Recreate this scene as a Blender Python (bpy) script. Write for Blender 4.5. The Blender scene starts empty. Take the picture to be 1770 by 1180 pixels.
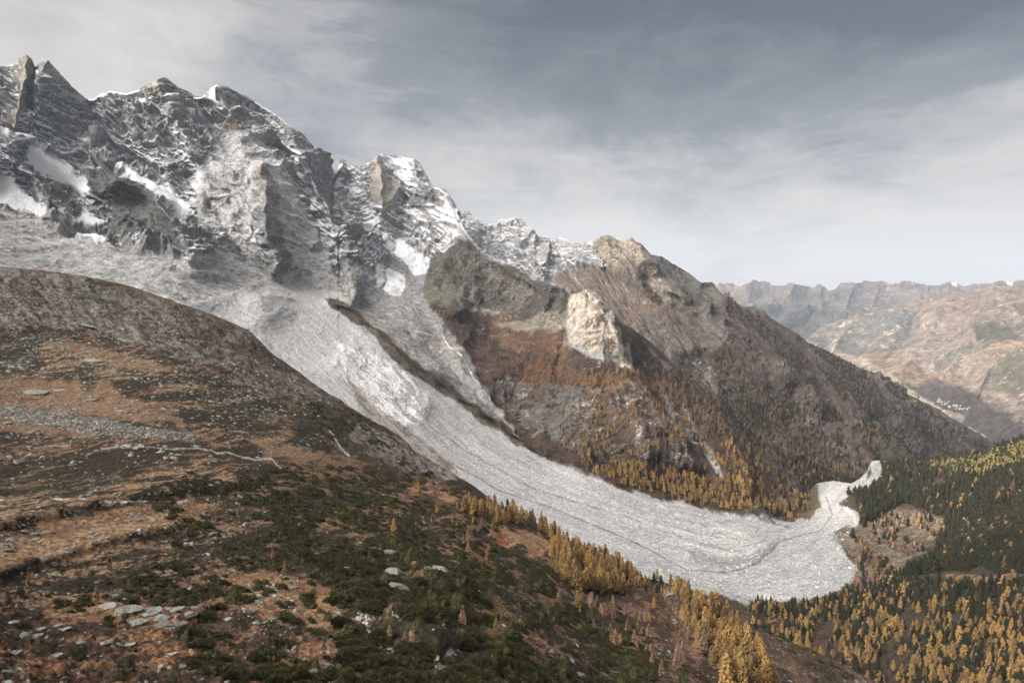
import bpy, math, random
import numpy as np
S = bpy.context.scene
COL = S.collection
R = math.radians
rng = np.random.default_rng(7)
random.seed(7)
F32 = np.float32

# ---------------------------------------------------------------- camera
FPX = 1055.0            # focal length in photograph pixels (1770 wide)
PITCH = R(-3.26)        # the eye level lies at row 530 of 1180
cam = bpy.data.objects.new('camera', bpy.data.cameras.new('camera'))
COL.objects.link(cam)
cam.data.sensor_width = 36.0
cam.data.lens = FPX / 1770.0 * 36.0
cam.data.clip_start = 1.0
cam.data.clip_end = 90000.0
cam.rotation_euler = (R(90) + PITCH, 0, 0)
S.camera = cam

# ---------------------------------------------------------------- light
SUN_AZ = R(-84)         # clockwise from the view direction (+Y): the sun stands to the left
SUN_EL = R(22.5)
sd = np.array([math.sin(SUN_AZ) * math.cos(SUN_EL), math.cos(SUN_AZ) * math.cos(SUN_EL), math.sin(SUN_EL)])
sun = bpy.data.objects.new('sun', bpy.data.lights.new('sun', 'SUN'))
COL.objects.link(sun)
sun.data.energy = 5.0
sun.data.angle = R(0.8)
sun.data.color = (1.0, 0.87, 0.71)
from mathutils import Vector
sun.rotation_euler = Vector(sd).to_track_quat('Z', 'Y').to_euler()

W = bpy.data.worlds.new('World'); S.world = W; W.use_nodes = True
class NT:
    def __init__(s, nt): s.nt = nt; s.n = nt.nodes; s.l = nt.links
    def new(s, t, **k):
        n = s.n.new(t)
        for a, b in k.items():
            if a[0] == 'i' and a[1:].isdigit(): n.inputs[int(a[1:])].default_value = b
            else: setattr(n, a, b)
        return n
    def _in(s, sock, v):
        if isinstance(v, (int, float)): sock.default_value = v
        elif isinstance(v, (tuple, list)): sock.default_value = v
        else: s.l.new(v, sock)
    def math(s, op, a, b=0.0, c=None, clamp=False):
        n = s.n.new('ShaderNodeMath'); n.operation = op; n.use_clamp = clamp
        s._in(n.inputs[0], a); s._in(n.inputs[1], b)
        if c is not None: s._in(n.inputs[2], c)
        return n.outputs[0]
    def vmath(s, op, a, b):
        n = s.n.new('ShaderNodeVectorMath'); n.operation = op
        s._in(n.inputs[0], a); s._in(n.inputs[1], b)
        return n.outputs[0]
    def ss(s, x, a, b, lo=0.0, hi=1.0):
        n = s.n.new('ShaderNodeMapRange'); n.interpolation_type = 'SMOOTHSTEP'
        s._in(n.inputs['Value'], x); s._in(n.inputs['From Min'], a); s._in(n.inputs['From Max'], b)
        n.inputs['To Min'].default_value = lo; n.inputs['To Max'].default_value = hi
        return n.outputs['Result']
    def mix(s, f, a, b, mode='MIX'):
        n = s.n.new('ShaderNodeMix'); n.data_type = 'RGBA'; n.blend_type = mode
        s._in(n.inputs[0], f); s._in(n.inputs[6], a); s._in(n.inputs[7], b)
        return n.outputs[2]
    def noise(s, vec, scale, detail=4, rough=0.55, dist=0.0):
        n = s.n.new('ShaderNodeTexNoise'); n.inputs['Scale'].default_value = scale
        n.inputs['Detail'].default_value = detail; n.inputs['Roughness'].default_value = rough
        n.inputs['Distortion'].default_value = dist
        s._in(n.inputs['Vector'], vec)
        return n.outputs[0]
    def attr(s, name, out='Fac'):
        n = s.n.new('ShaderNodeAttribute'); n.attribute_name = name
        return n.outputs[out]
    def scale(s, vec, sc, rot=(0, 0, 0)):
        n = s.n.new('ShaderNodeMapping'); s._in(n.inputs[0], vec)
        n.inputs['Rotation'].default_value = rot; n.inputs['Scale'].default_value = sc
        return n.outputs[0]

def build_world():
    W.node_tree.nodes.clear()
    t = NT(W.node_tree)
    sky = t.new('ShaderNodeTexSky', sky_type='NISHITA', sun_disc=False, sun_elevation=SUN_EL,
                sun_rotation=SUN_AZ, altitude=2100.0)
    tc = t.new('ShaderNodeTexCoord').outputs['Generated']
    nrm = t.n.new('ShaderNodeVectorMath'); nrm.operation = 'NORMALIZE'; t.l.new(tc, nrm.inputs[0])
    d = nrm.outputs[0]
    sep = t.new('ShaderNodeSeparateXYZ'); t.l.new(d, sep.inputs[0])
    X, Y, Z = sep.outputs
    zc = t.math('MAXIMUM', Z, 0.0)
    zz = t.math('ADD', zc, 0.10)
    px = t.math('DIVIDE', X, zz); py = t.math('DIVIDE', Y, zz)
    cmb = t.new('ShaderNodeCombineXYZ'); t.l.new(px, cmb.inputs[0]); t.l.new(py, cmb.inputs[1])
    # a thin high cloud sheet: broad bands with finer streaks running down the valley
    big = t.noise(t.scale(d, (1.3, 1.3, 2.8), (R(0), R(12), 0)), 1.5, 6, 0.58, 0.3)
    fine = t.noise(t.scale(cmb.outputs[0], (0.5, 2.2, 1), (0, 0, R(-34))), 1.5, 9, 0.62, 0.9)
    wisp = t.noise(t.scale(d, (1.6, 1.6, 5.0), (R(0), R(14), 0)), 3.4, 9, 0.66, 0.7)
    # the sheet is dark grey-blue overhead in the view, thins and brightens to the horizon
    az = t.math('ARCTAN2', X, Y)
    vert = t.ss(zc, 0.12, 0.49)
    left = t.ss(az, R(10), R(-42))
    dark = t.math('MULTIPLY', vert, t.math('SUBTRACT', 1.0, t.math('MULTIPLY', left, 1.15)))
    dark = t.math('ADD', t.math('ADD', dark, 0.13), t.math('MULTIPLY', t.math('MULTIPLY', vert, t.ss(az, R(8), R(42))), 0.55))
    dark = t.math('ADD', dark, t.math('MULTIPLY', t.math('SUBTRACT', big, 0.5), 1.6))
    dark = t.math('ADD', dark, t.math('MULTIPLY', t.math('SUBTRACT', fine, 0.5), 0.15))
    dark = t.math('ADD', dark, t.math('MULTIPLY', t.math('SUBTRACT', wisp, 0.5), 0.55), clamp=True)
    cr = t.new('ShaderNodeValToRGB'); e = cr.color_ramp.elements
    e[0].position = 0.0; e[0].color = (0.68, 0.64, 0.60, 1)
    e[1].position = 1.0; e[1].color = (0.085, 0.098, 0.125, 1)
    x = e.new(0.25); x.color = (0.53, 0.51, 0.49, 1)
    x = e.new(0.55); x.color = (0.235, 0.247, 0.278, 1)
    t.l.new(dark, cr.inputs[0])
    # added brightness out of view, overhead and behind to the left, lights the land
    sdn = t.n.new('ShaderNodeVectorMath'); sdn.operation = 'DOT_PRODUCT'
    t.l.new(d, sdn.inputs[0]); sdn.inputs[1].default_value = (-0.66, -0.36, 0.66)
    glow = t.ss(sdn.outputs['Value'], 0.87, 0.99)
    up = t.ss(Z, 0.50, 0.85)
    back = t.ss(Y, 0.15, -0.5)
    gain = t.math('ADD', 1.0, t.math('MULTIPLY', glow, GLOW))
    gain = t.math('ADD', gain, t.math('MULTIPLY', up, UPGAIN))
    gain = t.math('ADD', gain, t.math('MULTIPLY', back, BACKGAIN))
    cl = t.mix(t.math('MAXIMUM', up, back), cr.outputs[0], (0.40, 0.375, 0.35, 1))
    vm = t.n.new('ShaderNodeVectorMath'); vm.operation = 'SCALE'; t.l.new(cl, vm.inputs[0]); t.l.new(gain, vm.inputs['Scale'])
    sk = t.n.new('ShaderNodeVectorMath'); sk.operation = 'SCALE'; t.l.new(sky.outputs[0], sk.inputs[0]); sk.inputs['Scale'].default_value = 0.07
    fin = t.mix(0.95, sk.outputs[0], vm.outputs[0])
    bg = t.new('ShaderNodeBackground'); t.l.new(fin, bg.inputs[0]); bg.inputs[1].default_value = 1.0
    out = t.new('ShaderNodeOutputWorld'); t.l.new(bg.outputs[0], out.inputs[0])
GLOW, UPGAIN, BACKGAIN = 50.0, 0.4, 0.1
build_world()
W.cycles.sampling_method = 'MANUAL'; W.cycles.sample_map_resolution = 512
S.view_settings.view_transform = 'Standard'; S.view_settings.look = 'None'
S.view_settings.exposure = 0.1; S.view_settings.gamma = 1.0
S.cycles.use_denoising = True
S.cycles.max_bounces = 5; S.cycles.diffuse_bounces = 2; S.cycles.glossy_bounces = 1
S.cycles.transmission_bounces = 2; S.cycles.volume_bounces = 1; S.cycles.transparent_max_bounces = 4

# ---------------------------------------------------------------- numeric helpers
def rays(u, v):
    """unit horizontal direction and tan(elevation) of a photograph pixel"""
    x = (np.asarray(u, float) - 885.0) / FPX; zc = (590.0 - np.asarray(v, float)) / FPX
    cp, sp = math.cos(PITCH), math.sin(PITCH)
    y = cp - zc * sp; z = sp + zc * cp
    h = np.sqrt(x * x + y * y)
    return x / h, y / h, z / h
def at(u, v, D):
    hx, hy, te = rays(u, v); D = np.asarray(D, float)
    return np.stack([hx * D, hy * D, te * D], -1)

TAB = rng.random((64, 64, 64)).astype(F32)
def vnoise(p):
    p = p.astype(F32); f = np.floor(p); i = f.astype(np.int32); t = p - f; t = t * t * t * (t * (t * 6 - 15) + 10)
    i0 = i & 63; i1 = (i + 1) & 63
    x0, y0, z0 = i0[..., 0], i0[..., 1], i0[..., 2]; x1, y1, z1 = i1[..., 0], i1[..., 1], i1[..., 2]
    tx, ty, tz = t[..., 0], t[..., 1], t[..., 2]
    a = TAB[x0, y0, z0]; a = a + (TAB[x1, y0, z0] - a) * tx
    b = TAB[x0, y1, z0]; b = b + (TAB[x1, y1, z0] - b) * tx
    c = TAB[x0, y0, z1]; c = c + (TAB[x1, y0, z1] - c) * tx
    d = TAB[x0, y1, z1]; d = d + (TAB[x1, y1, z1] - d) * tx
    a = a + (b - a) * ty; c = c + (d - c) * ty
    return a + (c - a) * tz
ROT = np.array([[0.36, 0.48, -0.8], [-0.8, 0.6, 0.0], [0.48, 0.64, 0.6]], F32)
def rmf(p, scale, octs=7, seed=0, lac=2.07, gain=0.56):
    """ridged noise whose detail gathers on the crests, about -1..1"""
    q = (p / scale).astype(F32) + F32(seed * 5.17 + 3); out = 0; a = 1.0; tot = 0; w = 1.0
    for o in range(octs):
        n = 1 - np.abs(vnoise(q) * 2 - 1) * 1.25; n = np.clip(n, 0, 1) ** 1.6 * w
        out = out + a * n; tot += a; a *= gain; w = np.clip(n * 1.9, 0.25, 1)
        q = (q @ ROT) * lac + 3.7
    return out / tot * 2.6 - 1
def fbm(p, scale, octs=4, gain=0.5, seed=0, ridged=False):
    """noise in about -1..1; scale is the size of the largest features in metres"""
    q = (p / scale).astype(F32) + F32(seed * 7.31 + 11); out = 0; a = 1.0; tot = 0
    for o in range(octs):
        n = vnoise(q) * 2 - 1
        if ridged: n = 1 - 2 * np.abs(n)
        out = out + a * n; tot += a; a *= gain
        q = (q @ ROT) * 2.03 + 3.7
    return out / tot

class TPS:
    """smooth surface through control points (u, v, D): fitted in 1/D, so that planes stay planes"""
    def __init__(s, pts, lam=1e-5):
        pts = np.array(pts, float); s.p = pts[:, :2] / 1000.0; w = 1000.0 / pts[:, 2]
        n = len(pts); A = np.zeros((n + 3, n + 3))
        A[:n, :n] = s.k(s.p) + lam * np.eye(n); A[:n, n] = 1; A[:n, n + 1:] = s.p; A[n, :n] = 1; A[n + 1:, :n] = s.p.T
        s.c = np.linalg.solve(A, np.r_[w, 0, 0, 0]); s.lo, s.hi = w.min() * 0.8, w.max() * 1.3
    def k(s, q):
        d2 = ((q[:, None, :] - s.p[None]) ** 2).sum(-1)
        return 0.5 * d2 * np.log(d2 + 1e-12)
    def __call__(s, u, v):
        q = np.stack([np.ravel(u), np.ravel(v)], -1) / 1000.0; out = np.empty(len(q))
        for a in range(0, len(q), 60000):
            b = q[a:a + 60000]
            out[a:a + 60000] = s.k(b) @ s.c[:len(s.p)] + s.c[len(s.p)] + b @ s.c[len(s.p) + 1:]
        return (1000.0 / np.clip(out, s.lo, s.hi)).reshape(np.shape(u))

def coarse(fun, u, v, step=8):
    """evaluate fun on a coarse lattice and read it back bilinearly"""
    U0, U1, V0, V1 = u.min() - step, u.max() + step, v.min() - step, v.max() + step
    gu = np.arange(U0, U1 + step, step); gv = np.arange(V0, V1 + step, step)
    G = fun(*np.meshgrid(gu, gv))
    a = (u - U0) / step; b = (v - V0) / step
    i = np.clip(a.astype(int), 0, len(gu) - 2); j = np.clip(b.astype(int), 0, len(gv) - 2); a = a - i; b = b - j
    return (G[j, i] * (1 - a) + G[j, i + 1] * a) * (1 - b) + (G[j + 1, i] * (1 - a) + G[j + 1, i + 1] * a) * b

def poly_sd(u, v, pts, closed=True):
    """signed distance (inside positive) to a polygon, or distance to a polyline"""
    pts = np.array(pts, float); n = len(pts); best = np.full(u.shape, 1e18); ins = np.zeros(u.shape, bool)
    for k in range(n if closed else n - 1):
        a = pts[k]; b = pts[(k + 1) % n]; d = b - a; L = (d ** 2).sum() + 1e-9
        t = np.clip(((u - a[0]) * d[0] + (v - a[1]) * d[1]) / L, 0, 1)
        best = np.minimum(best, (u - a[0] - t * d[0]) ** 2 + (v - a[1] - t * d[1]) ** 2)
        if closed:
            c = ((a[1] > v) != (b[1] > v)); dy = b[1] - a[1]
            if abs(dy) > 1e-9: ins ^= c & (u < a[0] + (v - a[1]) * d[0] / dy)
    s = np.sqrt(best)
    return np.where(ins, s, -s) if closed else s

def inside(u, v, pts):
    return poly_sd(np.asarray(u, float), np.asarray(v, float), pts) > 0

# ---------------------------------------------------------------- painting of surface kinds
KEYS = {'a': 3, 'b': 3, 'c': 3, 'bb': 1, 'bc': 1, 'snow': 1, 'amp': 1, 'streak': 1}
def paint(u, v, base, regions, warp=7.0, vs=1.0):
    """each region is (kind, points, feather, dict): P polygon, L line; the values fade in over the feather"""
    out = {}
    for k, n in KEYS.items():
        b = base[k]
        out[k] = np.tile(np.array(b, F32), u.shape + (1,)) if n == 3 else np.full(u.shape, b, F32)
    z = np.zeros_like(u); q = np.stack([u, v * vs, z], -1)
    rag = fbm(q, 34, 6, 0.72, 15)
    wu = u + warp * fbm(q, 45, 4, 0.6, 3); wv = v + warp * fbm(q, 45, 4, 0.6, 9)
    for kind, pts, fe, val in regions:
        P = np.array(pts, float); m = fe + warp + 4
        sel = (u > P[:, 0].min() - m) & (u < P[:, 0].max() + m) & (v > P[:, 1].min() - m) & (v < P[:, 1].max() + m)
        if not sel.any(): continue
        if kind == 'P':
            s = poly_sd(wu[sel], wv[sel], pts); al = np.clip((s / fe + rag[sel] * 2.2) * 0.9 + 0.5, 0, 1)
        else:
            s = poly_sd(u[sel] * 0.7 + wu[sel] * 0.3, v[sel] * 0.7 + wv[sel] * 0.3, pts, False); al = np.clip(1.5 - s / fe + rag[sel] * 1.4, 0, 1)
        al = (al * al * (3 - 2 * al) * val.get('o', 1.0)).astype(F32)
        for k, x in val.items():
            if k == 'o': continue
            if KEYS[k] == 3: out[k][sel] += al[:, None] * (np.array(x, F32) - out[k][sel])
            else: out[k][sel] += al * (F32(x) - out[k][sel])
    return out

# ---------------------------------------------------------------- grid surfaces
class Land:
    pass
def ulist(u0, u1, step, f0=-40, f1=1810, cstep=14):
    a = list(np.arange(u0, f0, cstep)) if u0 < f0 else []
    b = list(np.arange(max(u0, f0), min(u1, f1), step))
    c = list(np.arange(f1, u1, cstep)) if u1 > f1 else []
    return np.array(a + b + c, float)
def grid(us, top, bot, rows, depth, power=1.0, jag=0.0):
    """columns us, rows from the skyline top(u) down to bot(u)"""
    T = np.interp(us, *zip(*top))
    x = np.stack([us, us * 0, us * 0], -1); T = T - jag * (0.5 + fbm(x, 26, 5, 0.75, 77, True)) * np.interp(us, [-100, 1230, 1300, 1500], [1, 1, .35, .15])
    B = np.interp(us, *zip(*bot))
    t = np.linspace(0, 1, rows) ** power
    V = T[None, :] + (B - T)[None, :] * t[:, None]; U = np.tile(us, (rows, 1))
    g = Land(); g.U, g.V = U, V
    g.D = coarse(depth, U, V, 6)
    return g
def normals(P):
    a = np.gradient(P, axis=1); b = np.gradient(P, axis=0)
    n = np.cross(b, a); n /= np.linalg.norm(n, axis=-1, keepdims=True) + 1e-9
    f = np.sign(-(n * P).sum(-1, keepdims=True)); f[f == 0] = 1    # towards the camera
    return n * f
def smooth(A, k):
    for ax in (0, 1):
        pad = [(0, 0)] * A.ndim; pad[ax] = (k, k)
        Q = np.cumsum(np.pad(A, pad, mode='edge'), axis=ax, dtype=np.float64)
        n = A.shape[ax]; hi = np.take(Q, range(2 * k, 2 * k + n), axis=ax)
        lo = np.take(Q, range(0, n), axis=ax); A = (hi - lo) / (2 * k)
    return A

def mesh_obj(name, verts, faces, mat, attrs=None, kind=None, smooth_shade=True, parent=None):
    me = bpy.data.meshes.new(name)
    verts = np.asarray(verts, F32); faces = np.asarray(faces, np.int32)
    me.vertices.add(len(verts)); me.vertices.foreach_set('co', verts.ravel())
    n = faces.shape[1]
    me.loops.add(faces.size); me.loops.foreach_set('vertex_index', faces.ravel())
    me.polygons.add(len(faces)); me.polygons.foreach_set('loop_start', np.arange(len(faces), dtype=np.int32) * n)
    me.polygons.foreach_set('use_smooth', np.full(len(faces), smooth_shade))
    me.update(calc_edges=True)
    for k, x in (attrs or {}).items():
        x = np.asarray(x, F32)
        if x.ndim == 2:
            at_ = me.attributes.new(k, 'FLOAT_COLOR', 'POINT')
            c = np.ones((len(x), 4), F32); c[:, :3] = x; at_.data.foreach_set('color', c.ravel())
        else:
            at_ = me.attributes.new(k, 'FLOAT', 'POINT'); at_.data.foreach_set('value', x)
    if mat: me.materials.append(mat)
    o = bpy.data.objects.new(name, me); COL.objects.link(o)
    if kind: o['kind'] = kind
    if parent: o.parent = parent
    return o
def quads(nr, nc):
    i = np.arange(nr * nc).reshape(nr, nc)
    return np.stack([i[:-1, :-1], i[1:, :-1], i[1:, 1:], i[:-1, 1:]], -1)

def add_back(P, A, depth_m, drop, rows=14):
    """continue a surface over its skyline and down the far side"""
    top = P[0]; h = top[:, :2] / np.linalg.norm(top[:, :2], axis=1, keepdims=True)
    ext = []
    for k in range(rows, 0, -1):
        t = (k / rows) ** 1.5; q = top.copy()
        q[:, :2] += h * depth_m * t
        q[:, 2] -= drop * t + 0
        w = fbm(q, depth_m * 0.35, 4, 0.55, 21); q[:, 2] += w * drop * 0.12 * min(1, k / 3)
        ext.append(q)
    P2 = np.concatenate([np.array(ext), P], 0)
    A2 = {k: np.concatenate([np.repeat(x[:1], rows, 0), x], 0) for k, x in A.items()}
    return P2, A2, rows

def emit(name, P, A, mask, mat, kind='structure', flat=False):
    """the faces of a grid chosen by mask as one object"""
    nr, nc = P.shape[:2]; q = quads(nr, nc).reshape(-1, 4)
    q = q[mask.ravel()]
    used, inv = np.unique(q, return_inverse=True); inv = inv.reshape(-1, 4)
    V = P.reshape(-1, 3)[used]
    at_ = {k: x.reshape((nr * nc,) + x.shape[2:])[used] for k, x in A.items()}
    return mesh_obj(name, V, inv, mat, at_, kind, not flat)

# ---------------------------------------------------------------- ground materials
def ground_mat(name, sb, sc, sf, bump, streak_scale=None, snow_scale=40.0, wB=0.045, wC=0.03, bdist=1.0, rough=0.95, grit_shade=0.35):
    """three painted colours broken up by noise at real sizes (sb, sc, sf in metres), snow on top, and relief"""
    m = bpy.data.materials.new(name); m.use_nodes = True; m.node_tree.nodes.clear(); t = NT(m.node_tree)
    geo = t.new('ShaderNodeNewGeometry').outputs['Position']
    def multi(vec, sc):           # three sizes of patch with equal weight
        x = t.math('SUBTRACT', t.noise(vec, 1.0 / sc, 3, 0.6), 0.5)
        y = t.math('SUBTRACT', t.noise(vec, 4.3 / sc, 3, 0.65), 0.5)
        z = t.math('SUBTRACT', t.noise(vec, 17.0 / sc, 5, 0.75), 0.5)
        return t.math('ADD', t.math('ADD', t.math('MULTIPLY', x, 0.85), t.math('MULTIPLY', y, 0.75)), t.math('ADD', t.math('MULTIPLY', z, 0.75), 0.5))
    k = t.attr('streak')
    sv = t.scale(t.scale(geo, (1, 1, 1), (0, R(-33), 0)), (0.8, 0.2, 3.4))
    vm0 = t.n.new('ShaderNodeMix'); vm0.data_type = 'VECTOR'; t.l.new(t.math('GREATER_THAN', k, 0.5), vm0.inputs[0]); t.l.new(geo, vm0.inputs[4]); t.l.new(sv, vm0.inputs[5])
    nbm = multi(vm0.outputs[1], sb)
    nc = multi(geo, sc * 2.2)
    nf = t.noise(geo, 1.0 / sf, 10, 0.8)
    fb = t.ss(t.math('ADD', nbm, t.math('MULTIPLY', t.math('SUBTRACT', t.attr('bb'), 0.5), 0.75)), 0.5 - wB, 0.5 + wB)
    fc = t.ss(t.math('ADD', nc, t.math('MULTIPLY', t.math('SUBTRACT', t.attr('bc'), 0.5), 0.85)), 0.5 - wC, 0.5 + wC)
    c = t.mix(fb, t.attr('a', 'Color'), t.attr('b', 'Color'))
    c = t.mix(fc, c, t.attr('c', 'Color'))
    v = t.ss(nf, 0.36, 0.64, 1.0 - grit_shade, 1.0 + grit_shade)  # random tone, with crevice shade painted into the hollows of the relief
    v2 = t.ss(nbm, 0.3, 0.7, 0.8, 1.2)
    vv = t.n.new('ShaderNodeVectorMath'); vv.operation = 'SCALE'; t.l.new(c, vv.inputs[0]); t.l.new(t.math('MULTIPLY', v, v2), vv.inputs['Scale'])
    ns = t.noise(t.scale(t.scale(geo, (1, 1, 1), (0, R(-35), 0)), (0.7, 0.2, 2.6)), 1.0 / snow_scale, 12, 0.76, 0.0)
    fs = t.ss(t.math('ADD', t.math('MULTIPLY', t.attr('snow'), 1.0), t.math('MULTIPLY', t.math('SUBTRACT', ns, 0.5), 1.3)), 0.30, 0.76)
    col = t.mix(fs, vv.outputs[0], (0.80, 0.82, 0.86, 1))
    b = t.new('ShaderNodeBsdfPrincipled'); t.l.new(col, b.inputs['Base Color'])
    b.inputs['Roughness'].default_value = rough; b.inputs['Specular IOR Level'].default_value = 0.15
    h = t.math('ADD', t.math('MULTIPLY', nf, 0.55), t.math('MULTIPLY', nbm, 0.8))
    h = t.math('ADD', h, t.math('MULTIPLY', fc, 0.12))
    bp = t.new('ShaderNodeBump'); bp.inputs['Strength'].default_value = bump; bp.inputs['Distance'].default_value = bdist
    t.l.new(h, bp.inputs['Height']); t.l.new(bp.outputs[0], b.inputs['Normal'])
    o = t.new('ShaderNodeOutputMaterial'); t.l.new(b.outputs[0], o.inputs[0])
    return m

MAT_ROCK = ground_mat('mountain_rock', 150, 30, 22, 1.0, snow_scale=90, bdist=16, grit_shade=0.45)
MAT_VALLEY = ground_mat('valley_ground', 60, 12, 9, 0.9, snow_scale=40, bdist=6, grit_shade=0.45)
MAT_DEBRIS = ground_mat('debris_gravel', 70, 3.2, 4.5, 1.0, snow_scale=30, bdist=4.0, grit_shade=0.36)
MAT_HEATH = ground_mat('heath_ground', 22, 4.0, 1.8, 1.0, snow_scale=10, bdist=1.2, grit_shade=0.6)
MAT_FAR = ground_mat('far_mountain', 900, 300, 200, 1.0, snow_scale=300, bdist=140, grit_shade=0.5)
MAT_MID = ground_mat('far_slope', 420, 130, 90, 1.0, snow_scale=100, bdist=35, grit_shade=0.5)

def relief(g, lines):
    """ribs (+) and gullies (-) drawn as lines; metres towards or away from the viewer"""
    D = g.D
    for pts, w, h, *pw in lines:
        P = np.array(pts, float); m = w * 4
        sel = (g.U > P[:, 0].min() - m) & (g.U < P[:, 0].max() + m) & (g.V > P[:, 1].min() - m) & (g.V < P[:, 1].max() + m)
        if not sel.any(): continue
        u = g.U[sel]; v = g.V[sel]
        wu = 5 * np.sin(u * .11 + v * .05) + 3 * np.sin(v * .23); wv = 4 * np.sin(v * .09 - u * .07)
        s = poly_sd(u + wu * .5, v + wv * .5, pts, False)
        D[sel] -= h * np.exp(-(s / w) ** (pw[0] if pw else 1.0))

# ---------------------------------------------------------------- colours of the place
ROCKD = (0.225, 0.225, 0.228); ROCKM = (0.325, 0.322, 0.318); ROCKL = (0.42, 0.415, 0.41); ROCKB = (0.19, 0.165, 0.135)
DEB = (0.50, 0.495, 0.49); DEBD = (0.27, 0.265, 0.26); DEBP = (0.40, 0.365, 0.345)
HEATH = (0.033, 0.026, 0.017); BROWN = (0.085, 0.055, 0.040); ORANGE = (0.195, 0.127, 0.078); RUST = (0.135, 0.078, 0.05)
OCHRE = (0.22, 0.115, 0.035); PINE = (0.018, 0.024, 0.012); LICHEN = (0.34, 0.35, 0.29); CREAM = (0.50, 0.44, 0.35)
STRAW = (0.24, 0.165, 0.105)

SKY_LINE = [(-600,100),(-250,98),(-120,98),(-60,120),(-20,108),(0,114),(12,112),(27,111),(31,102),(38,100),(46,94),(50,99),(56,106),(60,118),(64,117),(69,111),(74,110),(81,103),(88,112),(98,123),(117,143),(136,160),(149,174),
 (161,174),(169,168),(190,159),(217,161),(242,158),(252,150),(259,146),(271,140),(280,137),(286,136),(295,143),(302,149),(315,155),(336,167),(349,170),(356,164),(359,158),(364,152),(376,149),
 (393,151),(414,162),(431,170),(454,185),(481,201),(508,223),(529,238),(542,253),(559,275),(576,294),(583,299),(586,284),(590,278),(597,279),(602,283),(622,290),(639,283),(648,275),
 (656,266),(680,269),(703,274),(717,276),(727,286),(737,305),(745,320),(751,327),(760,328),(768,330),(775,340),(783,356)]
FRONT_TOP = SKY_LINE + [(790,372),(797,388),(804,402),(814,415),(834,437),(842,446),(858,453),(876,458),(895,467),(907,473),(930,484),(952,493),(975,502),(988,510),(998,508),(1005,505),(1015,503),(1024,507),(1032,511),(1042,525),(1055,533),
 (1069,548),(1086,565),(1103,578),(1130,597),(1165,630),(1205,672),(1250,722),(1290,768),(1335,815),(1375,852),(1392,858),(1402,846),(1413,836),(1440,832),(1472,836),(1485,828),(1497,819),(1502,808),(1506,798),(1512,796),(1525,797),(1560,799),
 (1594,799),(1628,796),(1672,791),(1712,780),(1746,765),(1770,757),(1850,735),(2000,705),(2400,690)]
BACK_TOP = [(600,470),(735,345),(768,329),(775,340),(792,362),(800,371),(803,364),(807,361),(814,371),(827,384),(839,388),(859,386),(866,379),(876,381),(883,378),(893,379),(903,381),(907,388),(920,405),(937,413),(958,413),(975,413),(988,420),(1005,423),(1022,420),(1036,413),
 (1049,410),(1060,413),(1069,417),(1080,420),(1088,414),(1093,414),(1100,421),(1107,423),(1115,432),(1124,443),(1144,446),(1168,458),(1188,469),(1200,478),(1212,488),(1221,488),(1230,490),(1236,499),(1249,514),(1252,510),(1254,508),(1257,517),(1276,526),(1288,532),
 (1307,532),(1327,543),(1344,556),(1358,564),(1381,577),(1408,594),(1429,605),(1456,621),(1476,631),(1500,642),(1543,664),(1577,682),(1611,699),(1645,718),(1678,735),(1712,757),(1729,769),(1800,812),(2000,930)]

# ================================================================ the near mountain wall and the valley floor
FRONT_PTS = [(-600,100,2800),(-600,700,900),(-250,98,2900),(-250,400,1500),(-250,900,900),(0,114,3050),(46,94,3050),(81,103,3000),(150,174,3200),(286,136,3200),(349,170,3250),(376,149,3150),(450,185,3100),(540,253,3050),(585,297,3150),
 (0,330,2450),(0,250,2650),(60,280,2600),(150,330,2450),(100,400,2050),(0,440,1650),(200,430,1900),(300,480,1720),(250,370,2250),(200,300,2450),(450,520,1750),(300,250,2750),(400,250,2800),(420,330,2480),(450,380,2300),(460,480,2080),(520,340,2600),(560,440,2350),(580,490,2180),(600,350,2800),(640,450,2450),
 (656,266,3400),(717,276,3400),(700,360,3150),(768,330,3200),(745,400,2950),(795,408,2700),(800,470,2450),(740,460,2700),(640,500,2150),(690,450,2600),(690,510,2200),(760,520,2180),(500,500,2050),
 (834,437,2500),(876,458,2350),(975,502,2080),(1015,503,1960),(1086,565,1900),(1165,630,1850),(1250,722,1720),(1335,815,1480),(1400,862,1340),
 (960,580,1800),(1030,590,1720),(880,580,1980),(1000,660,1550),(1100,660,1650),(1050,720,1370),(1200,760,1400),(900,680,1560),(1000,780,1250),(1130,855,1133),(1130,790,1220),(1250,885,1130),(1250,830,1220),(1370,895,1180),
 (600,560,1800),(560,560,1760),(640,600,1620),(700,640,1500),(720,700,1330),(800,700,1430),(840,690,1500),(760,600,1860),(720,740,1230),(800,760,1250),(900,830,1110),(940,775,1290),(850,850,1060),(1000,830,1130),
 (400,560,1600),(300,600,1450),(100,560,1400),(500,700,1250),(300,900,1000),(700,900,950),(900,1050,820),(1000,900,1010),(1100,960,910),(1200,950,950),(1300,1000,875),(1450,1000,900),(1300,930,1020),(1450,900,1140),(1450,850,1330),(1500,795,1700),(1490,850,1340),
 (1594,799,1700),(1700,850,1180),(1770,757,1480),(1600,900,1130),(1770,900,950),(1550,960,1000),(1650,1000,850),(1770,1000,740),(1500,1060,800),(1400,1040,820),(1300,1060,790),(1200,1100,700),(1600,1100,610),(1770,1100,520),(1770,1180,420),(1500,1180,560),(1350,1140,650),(2000,705,1500),(2000,900,900),(2000,1150,450),(2400,690,1500)]
tf = TPS(FRONT_PTS)
us = ulist(-600, 2400, 1.45)
gF = grid(us, FRONT_TOP, [(-600,900),(0,700),(400,800),(800,1000),(1050,1130),(1300,1200),(2400,1230)], 560, tf, jag=3.0)
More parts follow.
